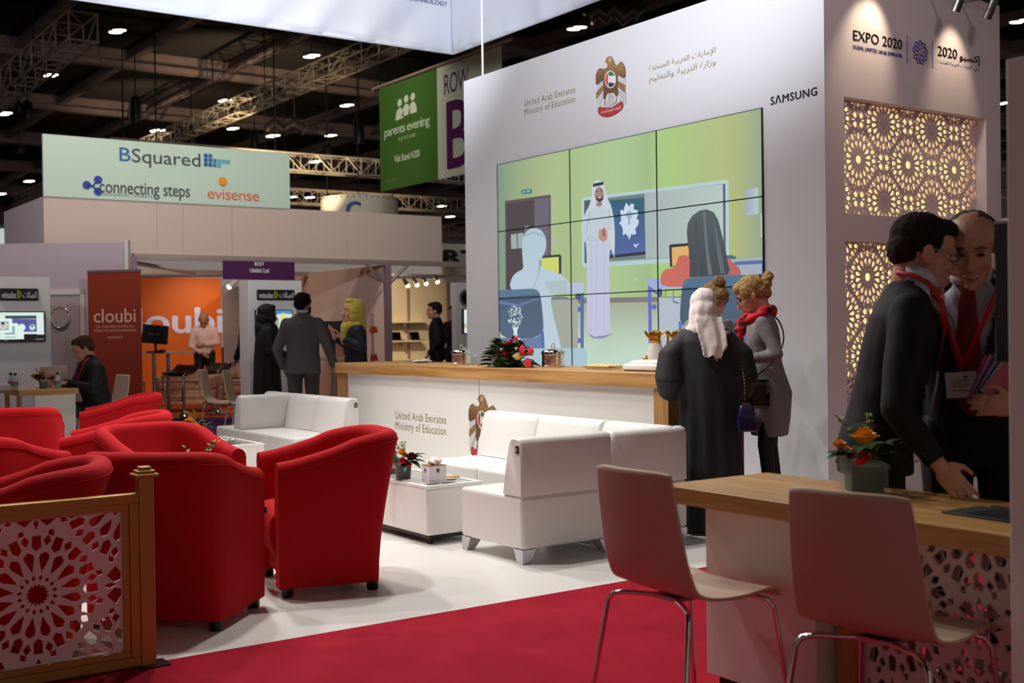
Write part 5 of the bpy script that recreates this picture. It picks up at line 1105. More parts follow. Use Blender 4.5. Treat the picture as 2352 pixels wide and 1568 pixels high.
tower('mauve display tower at left edge of the screen wall', 1047, 1140, None, (1065, 1130, 709, 766), [(rect(0, 0, .3, 1), (226, 236, 236)), (rect(.1, .2, .9, .4), (120, 160, 190)), (rect(0, .6, .9, .8), (206, 190, 150))], 0, 'television edge visible at the left side of the screen wall')
q = onY(1072, 684, TY - .01); one('round_crest', 'grey and red round crest peeking past the screen wall', 'crest', MB().lathe([(.14, 0), (.14, .01), (.10, .01), (.10, 0)], n=28), mat('crest_grey', (110, 100, 100), .5), 40, loc=q).rotation_euler = (pi/2, 0, 0)

# ================================================================== wooden desk with laptop at the left
DX0, DX1, DY0, DY1 = 2.77, 3.36, 12.70, 13.6
r = thing('reception_desk', 'wooden topped desk at the left where a man sits', 'desk', (DX0, DY0, 0))
MB().bb((0, 0, .69), (DX1 - DX0, .9, .75)).build('desk_top', oakX, r, bevel=.002); MB().bb((.165, .05, .05), (DX1 - DX0 - .02, .10, .69)).build('front_panel', white_lam, r); MB().bb((0.03, .14, .0), (.06, .24, .69)).build('leg', oakZ, r); MB().bb((0.03, .7, .0), (.06, .8, .69)).build('leg', oakZ, r); MB().bb((DX1 - DX0 - .06, .12, .0), (DX1 - DX0 - .03, .85, .69)).build('side_panel', white_lam, r)
dz = lambda x, y: onZ(x, y, .751)
p = dz(88, 885); r = thing('laptop', 'white laptop seen from behind on the wooden desk', 'laptop', (p.x, 13.12, .751), 0)
lw = onY(119, 800, 13.12).x - onY(54, 800, 13.12).x; MB().bb((-lw/2, 0, 0), (lw/2, .24, .018)).build('keyboard_base', whiteink, r); MB().box((0, -.03, .118), (lw, .012, .225), rot=M.Rotation(.12, 3, 'X')).build('screen_lid', mat('laptop_white', (206, 184, 178), .35), r, bevel=.004)
t = TX(); t.text('Lenovo', V((-lw*.40, -.062, .185)), V((1, 0, 0)), V((0, 0, 1)), .055, .010, .01); t.build('brand_lettering', darkink, r)
vase_flowers('small vase of red and orange flowers in front of the white laptop', (dz(94, 892).x, 12.83, .751), [('dark', -.06, -.03, .03, .040), ('orange', -.09, .03, .045, .026), ('orange', .0, .02, .075, .030), ('red', .09, -.01, .02, .030)], .95, 31, nl=20)
bot = None
for x, nm in ((25, 'water bottle at the far left of the desk, behind another bottle'), (35, 'water bottle beside the paper stack on the desk'), (132, 'water bottle between the white laptop and the seated man')):
    yy = 13.1 if x == 25 else 12.95 if x == 35 else 12.80; p = onY(x, 880, yy)
    if bot is None:
        bot = r = thing('water_bottle', nm, 'bottle', (p.x, yy, .751), 0, 'water bottles on the wooden desk')
        MB().lathe([(0, 0), (.030, 0), (.031, .02), (.031, .105), (.026, .125), (.014, .142), (.014, .150), (0, .15)], n=20).build('bottle_body', mat('bottle_plastic', (214, 214, 218), .1, alpha=.55), r, smooth=50)
        MB().lathe([(.0315, .03), (.0315, .055)], n=20).build('label_lower', mat('label_green', (90, 170, 120), .5), r, smooth=50); MB().lathe([(.0315, .055), (.0315, .08)], n=20).build('label_upper', mat('label_purple', (150, 90, 150), .5), r, smooth=50)
        MB().lathe([(.016, .145), (.016, .168), (0, .169)], n=16).build('cap', black, r, smooth=40)
    else: dup(bot, (p.x, yy, .751), x*.1, nm)
p = dz(-6, 884); r = thing('paper_box', 'white box of papers at left end of desk', 'box', (onY(5, 880, 12.95).x, 12.95, .751), 0); MB().bb((-.12, -.05, 0), (.075, .12, .05)).build('box_body', mat('card_grey', (190, 182, 178), .6), r, bevel=.003); MB().bb((-.12, -.03, .05), (.065, .11, .062)).build('papers', whiteink, r)
q = dz(78, 893); one('leaflet', 'white sheet of paper on front edge of the desk', 'paper', MB().box((0, 0, 0), (.36, .12, .002), .05), whiteink, loc=(q.x, 12.79, .7525))
q = dz(52, 886); one('crumpled_tissue', 'small crumpled white tissue on the desk beside the laptop', 'tissue', MB().ell((0, 0, .01), (.03, .02, .014), n=9, m=6), whiteink, loc=(q.x, 12.9, .752))

# ================================================================== booth furniture: bar table, stools, lounge seats
mauve_steel = mat('stool_steel', (196, 180, 184), .2, 1)
p = onZ(372, 962, 0); r = thing('bar_table', 'tall grey bar table on two posts in the orange booth', 'table', (6.2, 18.45, 0), -.15)
MB().bb((-.55, -.3, 1.0), (.42, .3, 1.03)).build('table_top', mat('table_grey', (176, 150, 136), .4), r, bevel=.003)
for x in (-.16, .06): MB().cyl((x, 0, .01), (x, 0, 1.0), .032).build('post', mauve_steel, r, smooth=40)
MB().bb((-.35, -.28, 0), (.25, .28, .012)).build('base_plate', mauve_steel, r)
q = onD(357, 808, 18.35); r = thing('computer_monitor', 'black computer monitor seen from behind on the tall bar table', 'monitor', (q.x, q.y, 1.03), -.62)
MB().box((0, 0, .27), (.40, .03, .29), rot=M.Rotation(.09, 3, 'Y')).build('screen_case', black, r, bevel=.006); MB().tube([(.0, 0, .15), (.0, .02, .01)], .02, 8).build('stand_neck', black, r); MB().box((0, 0, .006), (.24, .18, .012)).build('stand_base', black, r); MB().box((0, -.018, .27), (.18, .004, .035)).build('rear_label', mat('graphite', (44, 42, 44), .6), r)
q = onD(372, 811, 18.3); one('computer_mouse', 'black mouse on the tall bar table', 'mouse', MB().ell((0, 0, .015), (.06, .1, .02)), black, 60, loc=(q.x, q.y, 1.03))
def stool(label, x, y, rz):
    r = thing('bar_stool', label, 'bar stool', (x, y, 0), rz, 'black bar stools with chrome bases')
    MB().lathe([(0, 0), (.21, 0), (.21, .01), (.08, .03), (.05, .08), (.03, .10), (0, .10)], n=32).build('base', chrome, r, smooth=50); MB().cyl((0, 0, .08), (0, 0, .70), .024).build('column', mauve_steel, r, smooth=40)
    rows = [[V((x_, y_, z_ + .012*abs(x_)/.2)) for x_ in (-.2, -.1, 0, .1, .2)] for y_, z_ in ((-.17, .80), (-.14, .815), (-.05, .76), (.05, .72), (.15, .71), (.22, .70), (.24, .67))]
    o = MB().loft(rows, False, False).build('seat', mat('seat_black', (34, 20, 20), .25, coat=.6), r, smooth=80); k = o.modifiers.new('t', 'SOLIDIFY'); k.thickness = .05
    MB().tube([(-.16, .22, .67), (-.17, .26, .62), (-.15, .27, .28), (.15, .27, .28), (.17, .26, .62), (.16, .22, .67)], .011, 8).build('footrest', mauve_steel, r, smooth=50); return r
s1 = stool('black bar stool with chrome base in front of the bar table', 6.34, 17.98, 2.2)
dup(s1, (7.12, 18.6, 0), 2.2, 'black bar stool with chrome base behind the pale chair back')
beige = mat('beige_leather', (214, 176, 140), .45); 
def lounge(label, x, y, rz, w=.95):
    r = thing('lounge_seat', label, 'armchair', (x, y, 0), rz, 'beige lounge seats in the orange booth')
    MB().bb((-w/2, -.35, .10), (w/2, .38, .36)).build('seat_base', beige, r, bevel=.03, seg=3); MB().bb((-w/2 + .12, -.33, .36), (w/2 - .12, .24, .46)).build('cushion', beige, r, bevel=.04, seg=3)
    MB().bb((-w/2 + .12, .22, .36), (w/2 - .12, .38, .70)).build('backrest', beige, r, bevel=.04, seg=3)
    for s in (-1, 1): MB().bb((s*w/2 - (.12 if s > 0 else 0), -.35, .36), (s*w/2 + (.12 if s < 0 else 0), .38, .60)).build('armrest', beige, r, bevel=.04, seg=3)
    for s in (-1, 1):
        for y_ in (-.37, .4): MB().cyl((s*(w/2 - .08), y_, 0), (s*(w/2 - .08), y_, .50), .012).build('leg', mauve_steel, r)
    for y_ in (-.37, .4): MB().tube([(-w/2 + .08, y_, .50), (w/2 - .08, y_, .50)], .012, 8).build('frame_bar', mauve_steel, r); MB().tube([(-w/2 + .08, y_, .24), (w/2 - .08, y_, .24)], .008, 8).build('frame_bar', mauve_steel, r)
    return r
l1 = lounge('beige lounge seat with chrome frame behind the bar stools', 7.05, 19.75, 2.55)
dup(l1, (6.15, 20.6, 0), 1.2, 'beige lounge seat left of the man in the pink shirt'); dup(l1, (8.45, 20.4, 0), -.7, 'beige lounge seat right of the man in the pink shirt'); dup(l1, (5.2, 20.4, 0), 1.57, 'beige lounge seat beside the orange banner')
# dark monitor and leaflet stand between the people and the counter
q = onD(765, 790, 16.6); r = thing('computer_monitor', 'large black monitor behind the woman in the yellow scarf', 'monitor', (q.x, q.y, .95), -.6)
zt = onD(765, 737, 16.6).z - .95; zb = onD(765, 786, 16.6).z - .95; MB().bb((-.22, -.02, zb), (.26, .02, zt)).build('screen_case', black, r, bevel=.004); MB().bb((-.03, -.01, .0), (.03, .03, zb)).build('stand_neck', black, r)
r = thing('side_desk', 'small pale desk under the large black monitor', 'desk', (q.x, q.y, 0), -.6); MB().bb((-.35, -.25, .91), (.35, .25, .945)).build('desk_top', mat('table_grey', (176, 150, 136), .4), r); MB().cyl((0, 0, 0), (0, 0, .91), .04).build('post', mauve_steel, r)
q = onD(856, 825, 18.5); r = thing('leaflet_stand', 'thin stand with orange holders behind the yellow scarf woman', 'leaflet stand', (q.x, q.y, 0)); MB().cyl((0, 0, 0), (0, 0, onD(856, 718, 18.5).z), .022).build('pole', shell, r)
for y in (757, 821): z = onD(856, y, 18.5).z; MB().prism([(-.10, -.05), (.12, -.05), (.08, .05), (-.07, .05)], (0, -.04, z), (.82, .3, 0), (0, 0, 1), (.02, .05, 0)).build('orange_holder', mat('holder_orange', (226, 84, 40), .5), r)
# ================================================================== people
SKIN = {'light': mat('skin_light', (206, 150, 126), .5), 'tan': mat('skin_tan', (186, 130, 104), .5), 'olive': mat('skin_olive', (176, 124, 98), .5)}
suit_dark = mat('dark_suit', (18, 16, 19), .8, bump=(300, .15)); shirtm = mat('pale_shirt', (206, 206, 224), .7)
blackcloth = mat('black_cloth', (17, 17, 19), .75, bump=(200, .1)); hairm = {n: mat('hair_' + n, c, .8, bump=(90, .6), var=(60, .35), spec=.2) for n, c in (('dark', (38, 28, 24)), ('brown', (72, 50, 34)), ('blonde', (168, 134, 86)), ('grey', (84, 76, 72)), ('black', (18, 16, 17)), ('curly', (140, 112, 72)))}
redstrap = mat('lanyard_red', (196, 22, 34), .5)
class Fig:
    def __init__(s, label, loc, face, H=1.75, lean=(0, 0), head=(0, 0, 0), skin='light', vox=.012, cat='person', hz=0, hs=1.17):
        s.rz = atan2(face[1], face[0]) - pi/2; s.k = H/1.75; s.r = thing('person', label, cat, (loc[0], loc[1], hz), s.rz); s.loc = V((loc[0], loc[1], hz))
        s.lean = lean; s.skin = SKIN[skin]; s.vox = vox; s.b = MB(); s.arms = {}
        nb = s.sp(1.46); R = M.Rotation(head[1], 3, 'Z') @ M.Rotation(-head[0], 3, 'X') @ M.Rotation(head[2], 3, 'Y')
        s.hc = nb + V((0, -.005, .045))*s.k + R @ V((0, .02, .100))*s.k; s.HM = M.Translation(s.hc) @ R.to_4x4() @ M.Scale(s.k*hs, 4)
    def sp(s, z, x=0, y=0):      # point on the leaning spine
        t = max(0, (z - .93)/.53); return V((x + s.lean[0]*t, y + s.lean[1]*t, z))*s.k
    def w2l(s, p): return M.Rotation(-s.rz, 3, 'Z') @ (V(p) - s.loc)
    def head(s):
        b = s.b; b.x = s.HM
        b.ell((0, -.012, .035), (.076, .097, .083)); b.ell((0, .030, -.030), (.061, .060, .082)); b.ell((0, .040, -.075), (.050, .047, .036)); b.ell((0, .076, -.097), (.021, .017, .017))
        b.cap((0, .086, .010), (0, .110, -.030), .008, .013); [b.ell((x*.011, .100, -.034), (.009, .011, .008)) for x in (-1, 1)]
        b.tube([(-.044, .072, .022), (-.02, .086, .026), (0, .087, .022), (.02, .086, .026), (.044, .072, .022)], .0095, 8)
        for x in (-1, 1): b.ell((x*.036, .060, -.026), (.021, .024, .022)); b.ell((x*.078, -.006, -.008), (.009, .021, .033), M.Rotation(x*.3, 3, 'Z')); b.ell((x*.074, .004, -.03), (.008, .012, .012))
        b.ell((0, .090, -.061), (.022, .010, .0065)); b.ell((0, .088, -.073), (.018, .010, .0065)); b.x = M.Identity(4)
        nb = s.sp(1.44, 0, -.02); b.cap(s.HM @ V((0, -.028, -.06)), nb, .056*s.k, .062*s.k)
    def torso(s):
        b = s.b; b.cap(s.sp(.93), s.sp(1.15), .095*s.k, .085*s.k); b.cap(s.sp(1.15), s.sp(1.33), .085*s.k, .088*s.k); b.cap(s.sp(1.365, -.11), s.sp(1.365, .11), .045*s.k)
    def hand(s, w, d, n, side, curl=.3, spread=1, k=1.0):
        b = s.b; w = V(w); d = V(d).normalized(); n = V(n); n = (n - d*n.dot(d)).normalized(); x = -d.cross(n)*side; K = s.k*k
        R = M((x, d, n)).transposed(); b.ell(w + d*.050*K, (.041*K, .052*K, .016*K), R); b.ell(w + d*.012*K, (.028*K, .03*K, .018*K), R)
        for i, (o, L) in enumerate(((-.029, .060), (-.010, .074), (.010, .078), (.029, .070))):
            p = w + d*(.088 - .006*abs(i - 2))*K + x*o*K; a = 0; q = p - d*.02*K
            for j in range(3):
                a += curl*(1.0 + .15*i*(j == 0)); dd = (d*cos(a) - n*sin(a) + x*o*2.2*spread*(j < 2)).normalized(); e = p + dd*L*K*(.42, .33, .25)[j]
                b.cap(q, e, .0088*K - .0007*j*K, .0080*K - .0007*j*K, 10); p = q = e
        p = w + d*.022*K + x*.030*K; e = p + (d*.62 + x*.62 - n*.35).normalized()*.042*K; g = e + (d*.85 + x*.25 - n*.35*(1 + curl)).normalized()*.034*K
        b.cap(p, e, .0125*K, .0105*K, 10); b.cap(e, g, .0100*K, .0080*K, 10)
    def arm(s, side, elbow, wrist, hdir=None, n=(0, 0, 1), curl=.3, hand=True, spread=1):
        sh = s.sp(1.385, side*.180); e, w = V(elbow), V(wrist); s.arms[side] = (sh, e, w); K = s.k
        s.b.cap(sh, e, .038*K, .034*K); s.b.cap(e, w, .033*K, .026*K)
        if hand: s.hand(w, hdir if hdir else (w - e), n, side, curl, spread)
    def legs(s, foot=((-.11, 0), (.11, 0)), shoes=None, hip=None, knees=None, ank=None):
        b = s.b; s.lg = []
        for i, sx in enumerate((-1, 1)):
            h = s.sp(.93, sx*.095); a = V((foot[i][0], foot[i][1] - .03, .09))*s.k; kn = (h + a)/2 + V((0, .03, .02))*s.k
            if knees: kn = V(knees[i])*s.k; a = V(ank[i])*s.k
            b.cap(h, kn, .062*s.k, .050*s.k); b.cap(kn, a, .052*s.k, .038*s.k); b.cap(a, a + V((0, .13, -.055))*s.k, .036*s.k, .03*s.k); s.lg.append((h, kn, a))
    def body(s, vox=None): return s.b.remesh('body', s.skin, s.r, vox or s.vox, 3 if not vox else 2)
    def eyes(s, iris=(60, 44, 34), brow='dark', closed=False):
        for x in (-1, 1):
            mb = MB(); mb.x = s.HM; mb.ell((x*.030, .080, .004), (.0135, .010, .0085 if not closed else .004), n=12, m=8); ey = mb.build('eye', mat('eye_white', (214, 206, 200), .3) if not closed else mat('eyelash', (40, 28, 24), .6), s.r, smooth=60)
            if not closed: mb = MB(); mb.x = s.HM; mb.ell((x*.030, .0885, .002), (.0062, .003, .0062), n=10, m=6); mb.build('iris', mat('iris_dark', iris, .3), ey, smooth=60)
            mb = MB(); mb.x = s.HM; mb.tube([(x*.014, .093, .027), (x*.03, .0925, .031), (x*.046, .079, .026)], [.0035, .004, .002], 6); mb.build('eyebrow', hairm[brow], s.r, smooth=60)
        mb = MB(); mb.x = s.HM; mb.tube([(-.022, .088, -.066), (0, .0985, -.066), (.022, .088, -.066)], [.002, .0035, .002], 8); mb.build('mouth', mat('lip_tone', (140, 72, 66), .5), s.r, smooth=60)
    def hair(s, col, kind='short', dis=.004, sc=60):
        mb = MB(); mb.x = s.HM
        if kind == 'short':
            mb.ell((0, -.022, .044), (.081, .097, .081)); mb.ell((0, -.062, .0), (.071, .053, .060)); mb.ell((0, .036, .086), (.058, .048, .034)); [mb.ell((x*.070, -.012, .03), (.016, .042, .045)) for x in (-1, 1)]
        if kind == 'receding':
            mb.ell((0, -.040, .038), (.0845, .084, .074)); mb.ell((0, -.068, -.01), (.068, .046, .05)); [mb.ell((x*.070, -.008, .025), (.014, .042, .040)) for x in (-1, 1)]; mb.ell((0, -.02, .090), (.055, .06, .028))
        if kind == 'up':
            mb.ell((0, -.018, .045), (.084, .103, .084)); mb.ell((0, -.060, .0), (.074, .060, .070)); mb.ell((0, .05, .075), (.058, .044, .04)); [mb.ell((x*.068, .012, .03), (.018, .048, .050)) for x in (-1, 1)]
        f = lambda c: dis*(noise.noise(c*sc/s.k) + .5*noise.noise(c*sc*2.3))
        return mb.remesh('hair', hairm[col], s.r, .006*max(1, s.vox/.009), 2, disp=f)
    def torso_garment(s, name, m, rings, sleeves=True, cuff=.045, sr=.062, vox=None, cut=None, thick=0, fold=.004, over=0, upto=1.0):
        mb = MB(); K = s.k; rr = []
        for z, rx, ry, oy in rings: c = s.sp(z, 0, oy); rr.append([c + V(((rx + over)*cos(a)*K, (ry + over)*sin(a)*K, 0)) for a in [2*pi*i/28 for i in range(28)]])
        mb.loft(rr)
        if sleeves:
            for sd, (sh, e, w) in s.arms.items():
                if sleeves == 'R' and sd < 0: continue
                w = e.lerp(w, upto); mb.ell(sh, (sr*.98*K,)*3); mb.cyl(sh, e, sr*K, (sr + cuff)/2*K*1.02); mb.ell(e, ((sr + cuff)/2*K*1.02,)*3); mb.cyl(e, w, (sr + cuff)/2*K*1.02, cuff*K)
                mb.cap(s.sp(1.30, sd*.10), sh, .09*K, sr*.97*K)
        f = lambda c: fold*(noise.noise(V((c.x*9, c.y*9, c.z*5))) + .6*noise.noise(V((c.x*22, c.y*22, c.z*12))))
        return mb.remesh(name, m, s.r, vox or s.vox, 5, disp=f, cut=cut, thick=thick)
    def trousers(s, m, r0=.105, r1=.062):
        mb = MB(); K = s.k; mb.ell(s.sp(.95), (.165*K, .12*K, .13*K))
        for h, kn, a in s.lg: mb.cap(h, kn, r0*K, (r0 + r1)/2*K*.95); mb.cyl(kn, a + V((0, 0, -.03)), (r0 + r1)/2*K*.95, r1*K)
        f = lambda c: .005*noise.noise(V((c.x*12, c.y*12, c.z*7))); mb.remesh('trousers', m, s.r, s.vox, 4, disp=f)
        for h, kn, a in s.lg:
            q = MB(); q.cap(a + V((0, -.02, -.045))*K, a + V((0, .15, -.06))*K, .042*K, .034*K); q.x = M.Identity(4)
            for i, v in enumerate(q.v): v.z = max(v.z, .004)
            q.build('shoe', mat('black_shoe', (14, 13, 14), .3), s.r, smooth=60)
    def strap(s, name, m, pts, w=.010, t=.002):
        pts = [V(p) for p in pts]; rows = []
        for i, p in enumerate(pts):
            d = (pts[min(i + 1, len(pts) - 1)] - pts[max(i - 1, 0)]).normalized(); c = V((s.sp(1.3).x, s.sp(1.3).y, p.z)); o = (p - c); o.z = 0; o.normalize(); u = d.cross(o).normalized()*w; rows.append([p - u, p + u])
        ob = MB().loft(rows, False, False).build(name, m, s.r, smooth=80); k = ob.modifiers.new('t', 'SOLIDIFY'); k.thickness = t; return ob
JK = [(.80, .190, .135, -.005), (.92, .185, .135, -.005), (1.05, .172, .124, 0), (1.16, .176, .124, 0), (1.28, .195, .130, 0), (1.37, .200, .118, -.01), (1.43, .165, .092, -.015), (1.475, .085, .072, -.02), (1.50, .066, .062, -.022)]
SH = [(.90, .150, .112, 0), (1.15, .150, .108, 0), (1.30, .160, .112, .004), (1.40, .140, .090, -.008), (1.46, .070, .070, -.008), (1.505, .062, .066, -.010), (1.53, .060, .064, -.012)]
def vcut(s, z0=1.10, zt=1.50, w=.085, ymin=0):      # opens the front of a jacket in a V
    def f(c):
        q = c/s.k; x = q.x - s.sp(q.z).x/s.k; y = q.y - s.sp(q.z).y/s.k; t = (q.z - z0)/(zt - z0)
        return y > ymin and 0 < t < 1.2 and abs(x) < w*min(t, 1)
    return f

# ---- two men in suits at the oak table
m1 = Fig('man in dark suit with glasses, seen in profile, leaning over the oak table', (3.455, 2.70), (.62, -.78), 1.70, (.0, .13), (.30, .22, -.04), 'light', .0085)
hw = m1.w2l(onD(2158, 1068, 3.78)); fw_ = m1.w2l(onD(2212, 1132, 3.74)); el = m1.w2l(onD(2058, 935, 3.86))
m1.head(); m1.torso(); m1.legs()
m1.arm(1, el, hw, (fw_ - hw), M.Rotation(-m1.rz, 3, 'Z') @ V((-.80, -.45, .40)), .14, spread=1.5); m1.arm(-1, (-.19, .0, 1.10), (-.20, .0, .90), hand=False)
m1.body(.0052); m1.eyes(); m1.hair('dark', 'short', .002, 60)
m1.torso_garment('shirt', shirtm, SH, False, over=.0, fold=.001); m1.torso_garment('jacket', suit_dark, JK, True, .040, .066, cut=vcut(m1, 1.12, 1.47, .075), thick=.006, upto=.94)
m1.trousers(suit_dark)
for x in (-1, 1): mb = MB(); q = [m1.sp(1.545, x*.062, -.045), m1.sp(1.545, x*.066, .0), m1.sp(1.525, x*.045, .055), m1.sp(1.515, x*.008, .078)]; mb.loft([[p, p + V((x*.006, .004, -.048))] for p in q], False, False); o = mb.build('collar', shirtm, m1.r, smooth=60); k = o.modifiers.new('t', 'SOLIDIFY'); k.thickness = .003
MB().loft([[m1.sp(z, -w, y), m1.sp(z, w, y)] for z, w, y in ((1.505, .018, .082), (1.48, .014, .092), (1.40, .028, .112), (1.25, .038, .126), (1.12, .040, .130))], False, False).build('tie', mat('yellow_tie', (196, 170, 96), .5), m1.r, smooth=60)
m1.strap('lanyard', redstrap, [m1.sp(1.20, .012, .150), m1.sp(1.33, .058, .140), m1.sp(1.42, .088, .105), m1.sp(1.485, .092, .045), m1.sp(1.515, .080, -.02), m1.sp(1.525, .045, -.065), m1.sp(1.53, 0, -.080), m1.sp(1.525, -.045, -.065), m1.sp(1.51, -.085, 0), m1.sp(1.42, -.088, .105), m1.sp(1.30, -.04, .146), m1.sp(1.18, .0, .152)], .008)
m1.strap('badge', mat('badge_lilac', (196, 166, 196), .4), [m1.sp(1.17, .02, .158), m1.sp(1.11, .024, .164), m1.sp(1.03, .028, .166)], .022, .003)
mb = MB(); mb.x = m1.HM
for x in (-1, 1): mb.tube([(x*.032 + .021*cos(a), .100 - .012*abs(cos(a)), .002 + .015*sin(a)) for a in [2*pi*i/16 for i in range(16)]], .0016, 6, close=True); mb.tube([(x*.053, .088, .006), (x*.075, .04, .010), (x*.082, -.01, .006)], .0018, 6)
mb.tube([(-.011, .100, .005), (.011, .100, .005)], .0016, 6); mb.build('glasses', mat('glasses_frame', (150, 150, 158), .3, .6), m1.r, smooth=60)
mb = MB(); [mb.ell(hw.lerp(el, .12 + .045*i) + V((.036, -.022, .0)), (.006, .006, .006), n=8, m=5) for i in range(3)]; mb.build('cuff_buttons', black, m1.r)
m2 = Fig('balding man in a dark suit with dark red tie and name badge, facing the camera', (3.85, 2.57), (-.90, -.44), 1.72, (0, .05), (.34, .10, 0), 'light', .0085)
bw = m2.w2l(onD(2334, 932, 3.92)); Rm2 = M.Rotation(-m2.rz, 3, 'Z'); m2.head(); m2.torso(); m2.legs()
m2.arm(-1, (-.27, -.02, 1.10), bw, Rm2 @ V((-.80, .55, .05)), Rm2 @ V((-.55, -.80, .1)), .35); m2.arm(1, (.24, -.06, 1.10), (.18, .02, .88), hand=False)
m2.body(.0058); m2.eyes(closed=True, brow='grey'); m2.hair('grey', 'receding', .003)
m2.torso_garment('shirt', mat('grey_lilac_shirt', (176, 172, 186), .7), SH, False, fold=.001); m2.torso_garment('jacket', suit_dark, JK, True, .042, .068, cut=vcut(m2, 1.0, 1.50, .125), thick=.006, upto=.93); m2.trousers(suit_dark)
for x in (-1, 1): mb = MB(); q = [m2.sp(1.545, x*.062, -.045), m2.sp(1.545, x*.066, .0), m2.sp(1.525, x*.048, .055), m2.sp(1.515, x*.012, .080)]; mb.loft([[p, p + V((x*.014, .008, -.052))] for p in q], False, False); o = mb.build('collar', shirtm, m2.r, smooth=60); k = o.modifiers.new('t', 'SOLIDIFY'); k.thickness = .003
o = MB().loft([[m2.sp(z, -w, y), m2.sp(z, 0, y + .008), m2.sp(z, w, y)] for z, w, y in ((1.510, .022, .078), (1.47, .018, .092), (1.40, .030, .118), (1.25, .042, .130), (1.05, .046, .130), (.98, .0, .13))], False, False).build('tie', mat('dark_red_tie', (112, 8, 20), .45, bump=(200, .2)), m2.r, smooth=60)
m2.strap('lanyard', redstrap, [m2.sp(1.17, .018, .160), m2.sp(1.33, .072, .140), m2.sp(1.44, .098, .085), m2.sp(1.50, .092, .02), m2.sp(1.525, .06, -.05)], .010); m2.strap('lanyard', redstrap, [m2.sp(1.17, .018, .160), m2.sp(1.33, -.055, .142), m2.sp(1.44, -.098, .085), m2.sp(1.50, -.092, .02), m2.sp(1.525, -.06, -.05)], .010)
bc = m2.sp(1.105, .02, .168); MB().box(bc, (.104, .003, .090), rot=M.Rotation(.08, 3, 'Y')).build('badge', mat('badge_white', (214, 206, 206), .4), m2.r)
bd = [(rect(0, 0, 1, 1), (210, 202, 202))] + [(rect(.2, .30 + .09*i, .8 - .1*(i % 2), .335 + .09*i), (104, 92, 100)) for i in range(4)] + [(rect(.22 + .035*i, .70, .24 + .035*i, .78), (60, 52, 56)) for i in range(16)] + [(circ(.66, .17, .10, .06, 14), (110, 60, 120))]
art('badge_print', bd, lambda x, y: bc + V((.05 - .10*x, .003, .043 - .086*y)), ink, m2.r)
MB().tube([m2.sp(1.17, .018, .165), bc + V((0, 0, .045))], .003, 6).build('badge_clip', chrome, m2.r)
bro = [((150, 90, 160), 0), ((214, 120, 140), 1), ((60, 60, 130), 2), ((196, 150, 170), 3), ((40, 70, 110), 4), ((210, 200, 196), 5), ((196, 96, 110), 6)]
r = thing('brochure_stack', 'stack of pink and purple brochures held by the balding man', 'brochures', onD(2290, 878, 3.98), -.62)
for c, i in bro: MB().box((.008*i - .02, -.010*i + .03, .003*i), (.085, .004, .165), rot=M.Rotation(.40 + .05*i, 3, 'Y')).build('brochure', mat('brochure_%d' % i, c, .4), r)

# ---- woman in black abaya with pale head scarf
def abaya(f, m, rings, nf=13, amp=.012, name='abaya', vox=None, sleeves=(), seed=0):
    mb = MB(); rr = []
    for z, rx, ry, oy in rings:
        c = f.sp(z, 0, oy); t = max(0, min(1, (1.25 - z)/1.1)); ring = []
        for i in range(72):
            a = 2*pi*i/72; g = 1 + (amp*t*2.2*(sin(nf*a + seed + 1.2*noise.noise(V((a, z*.7, seed)))) + .6*sin(5*a + seed*2)))/max(rx, .1)*.5; ring.append(c + V((rx*cos(a)*g, ry*sin(a)*g, 0))*f.k)
        rr.append(ring)
    mb.loft(rr)
    for pts, rad in sleeves: mb.tube(pts, rad, 16); mb.ell(pts[0], (rad[0],)*3)
    return mb.remesh(name, m, f.r, vox or f.vox, 3, disp=lambda c: .004*noise.noise(V((c.x*7, c.y*7, c.z*4))))
aby = mat('charcoal_abaya', (34, 34, 38), .7, bump=(260, .08))
w1 = Fig('woman in a long black abaya and pale pink head scarf, seen from behind', (5.33, 5.44), (.62, .78), 1.56, (-.03, .05), (.42, -.05, 0), 'olive', .010, hs=1.10)
w1.head(); w1.torso(); w1.legs(((-.09, .0), (.09, .03)))
w1.arm(-1, (-.25, -.02, 1.04), (-.22, .26, 1.06), None, (0, 0, 1), .3); w1.arm(1, (.21, .03, 1.04), (.16, .26, 1.05), None, (0, 0, 1), .3)
w1.body()
K = w1.k
sl = []
for sd in (-1, 1):
    sh, e, w = w1.arms[sd]; sl.append(([sh + V((-sd*.04, 0, -.01)), sh.lerp(e, .5) + V((sd*.02, 0, -.02)), e + V((sd*.0, -.01, -.06)), e.lerp(w, .3) + V((0, 0, -.16))], [.070, .088, .100, .085]))
abaya(w1, aby, [(.03, .235, .20, 0), (.3, .225, .19, 0), (.6, .215, .18, 0), (.9, .215, .17, 0), (1.1, .215, .165, 0), (1.25, .22, .155, 0), (1.36, .215, .13, -.005), (1.43, .16, .10, -.01), (1.48, .08, .075, -.01)], 11, .020, sleeves=sl, vox=.011, seed=2)
scarfm = mat('blush_scarf', (232, 220, 216), .85, bump=(120, .15))
mb = MB(); mb.x = w1.HM; mb.ell((0, -.022, .038), (.092, .112, .096)); mb.ell((0, -.055, -.04), (.086, .080, .085)); mb.ell((0, -.02, -.10), (.090, .085, .07)); mb.ell((0, -.01, -.06), (.094, .09, .08)); mb.x = M.Identity(4)
nb = w1.sp(1.44); mb.cap(w1.HM @ V((0, -.02, -.03)), nb + V((0, -.01, .03)), .098, .104); mb.ell(nb + V((.0, -.01, .0)), (.125, .105, .07)); mb.ell(nb + V((.10, -.02, -.03)), (.07, .06, .035))
tp = [nb + V((.02, -.09, .08)), nb + V((.035, -.125, -.02)), nb + V((.045, -.150, -.10)), nb + V((.03, -.165, -.17))]
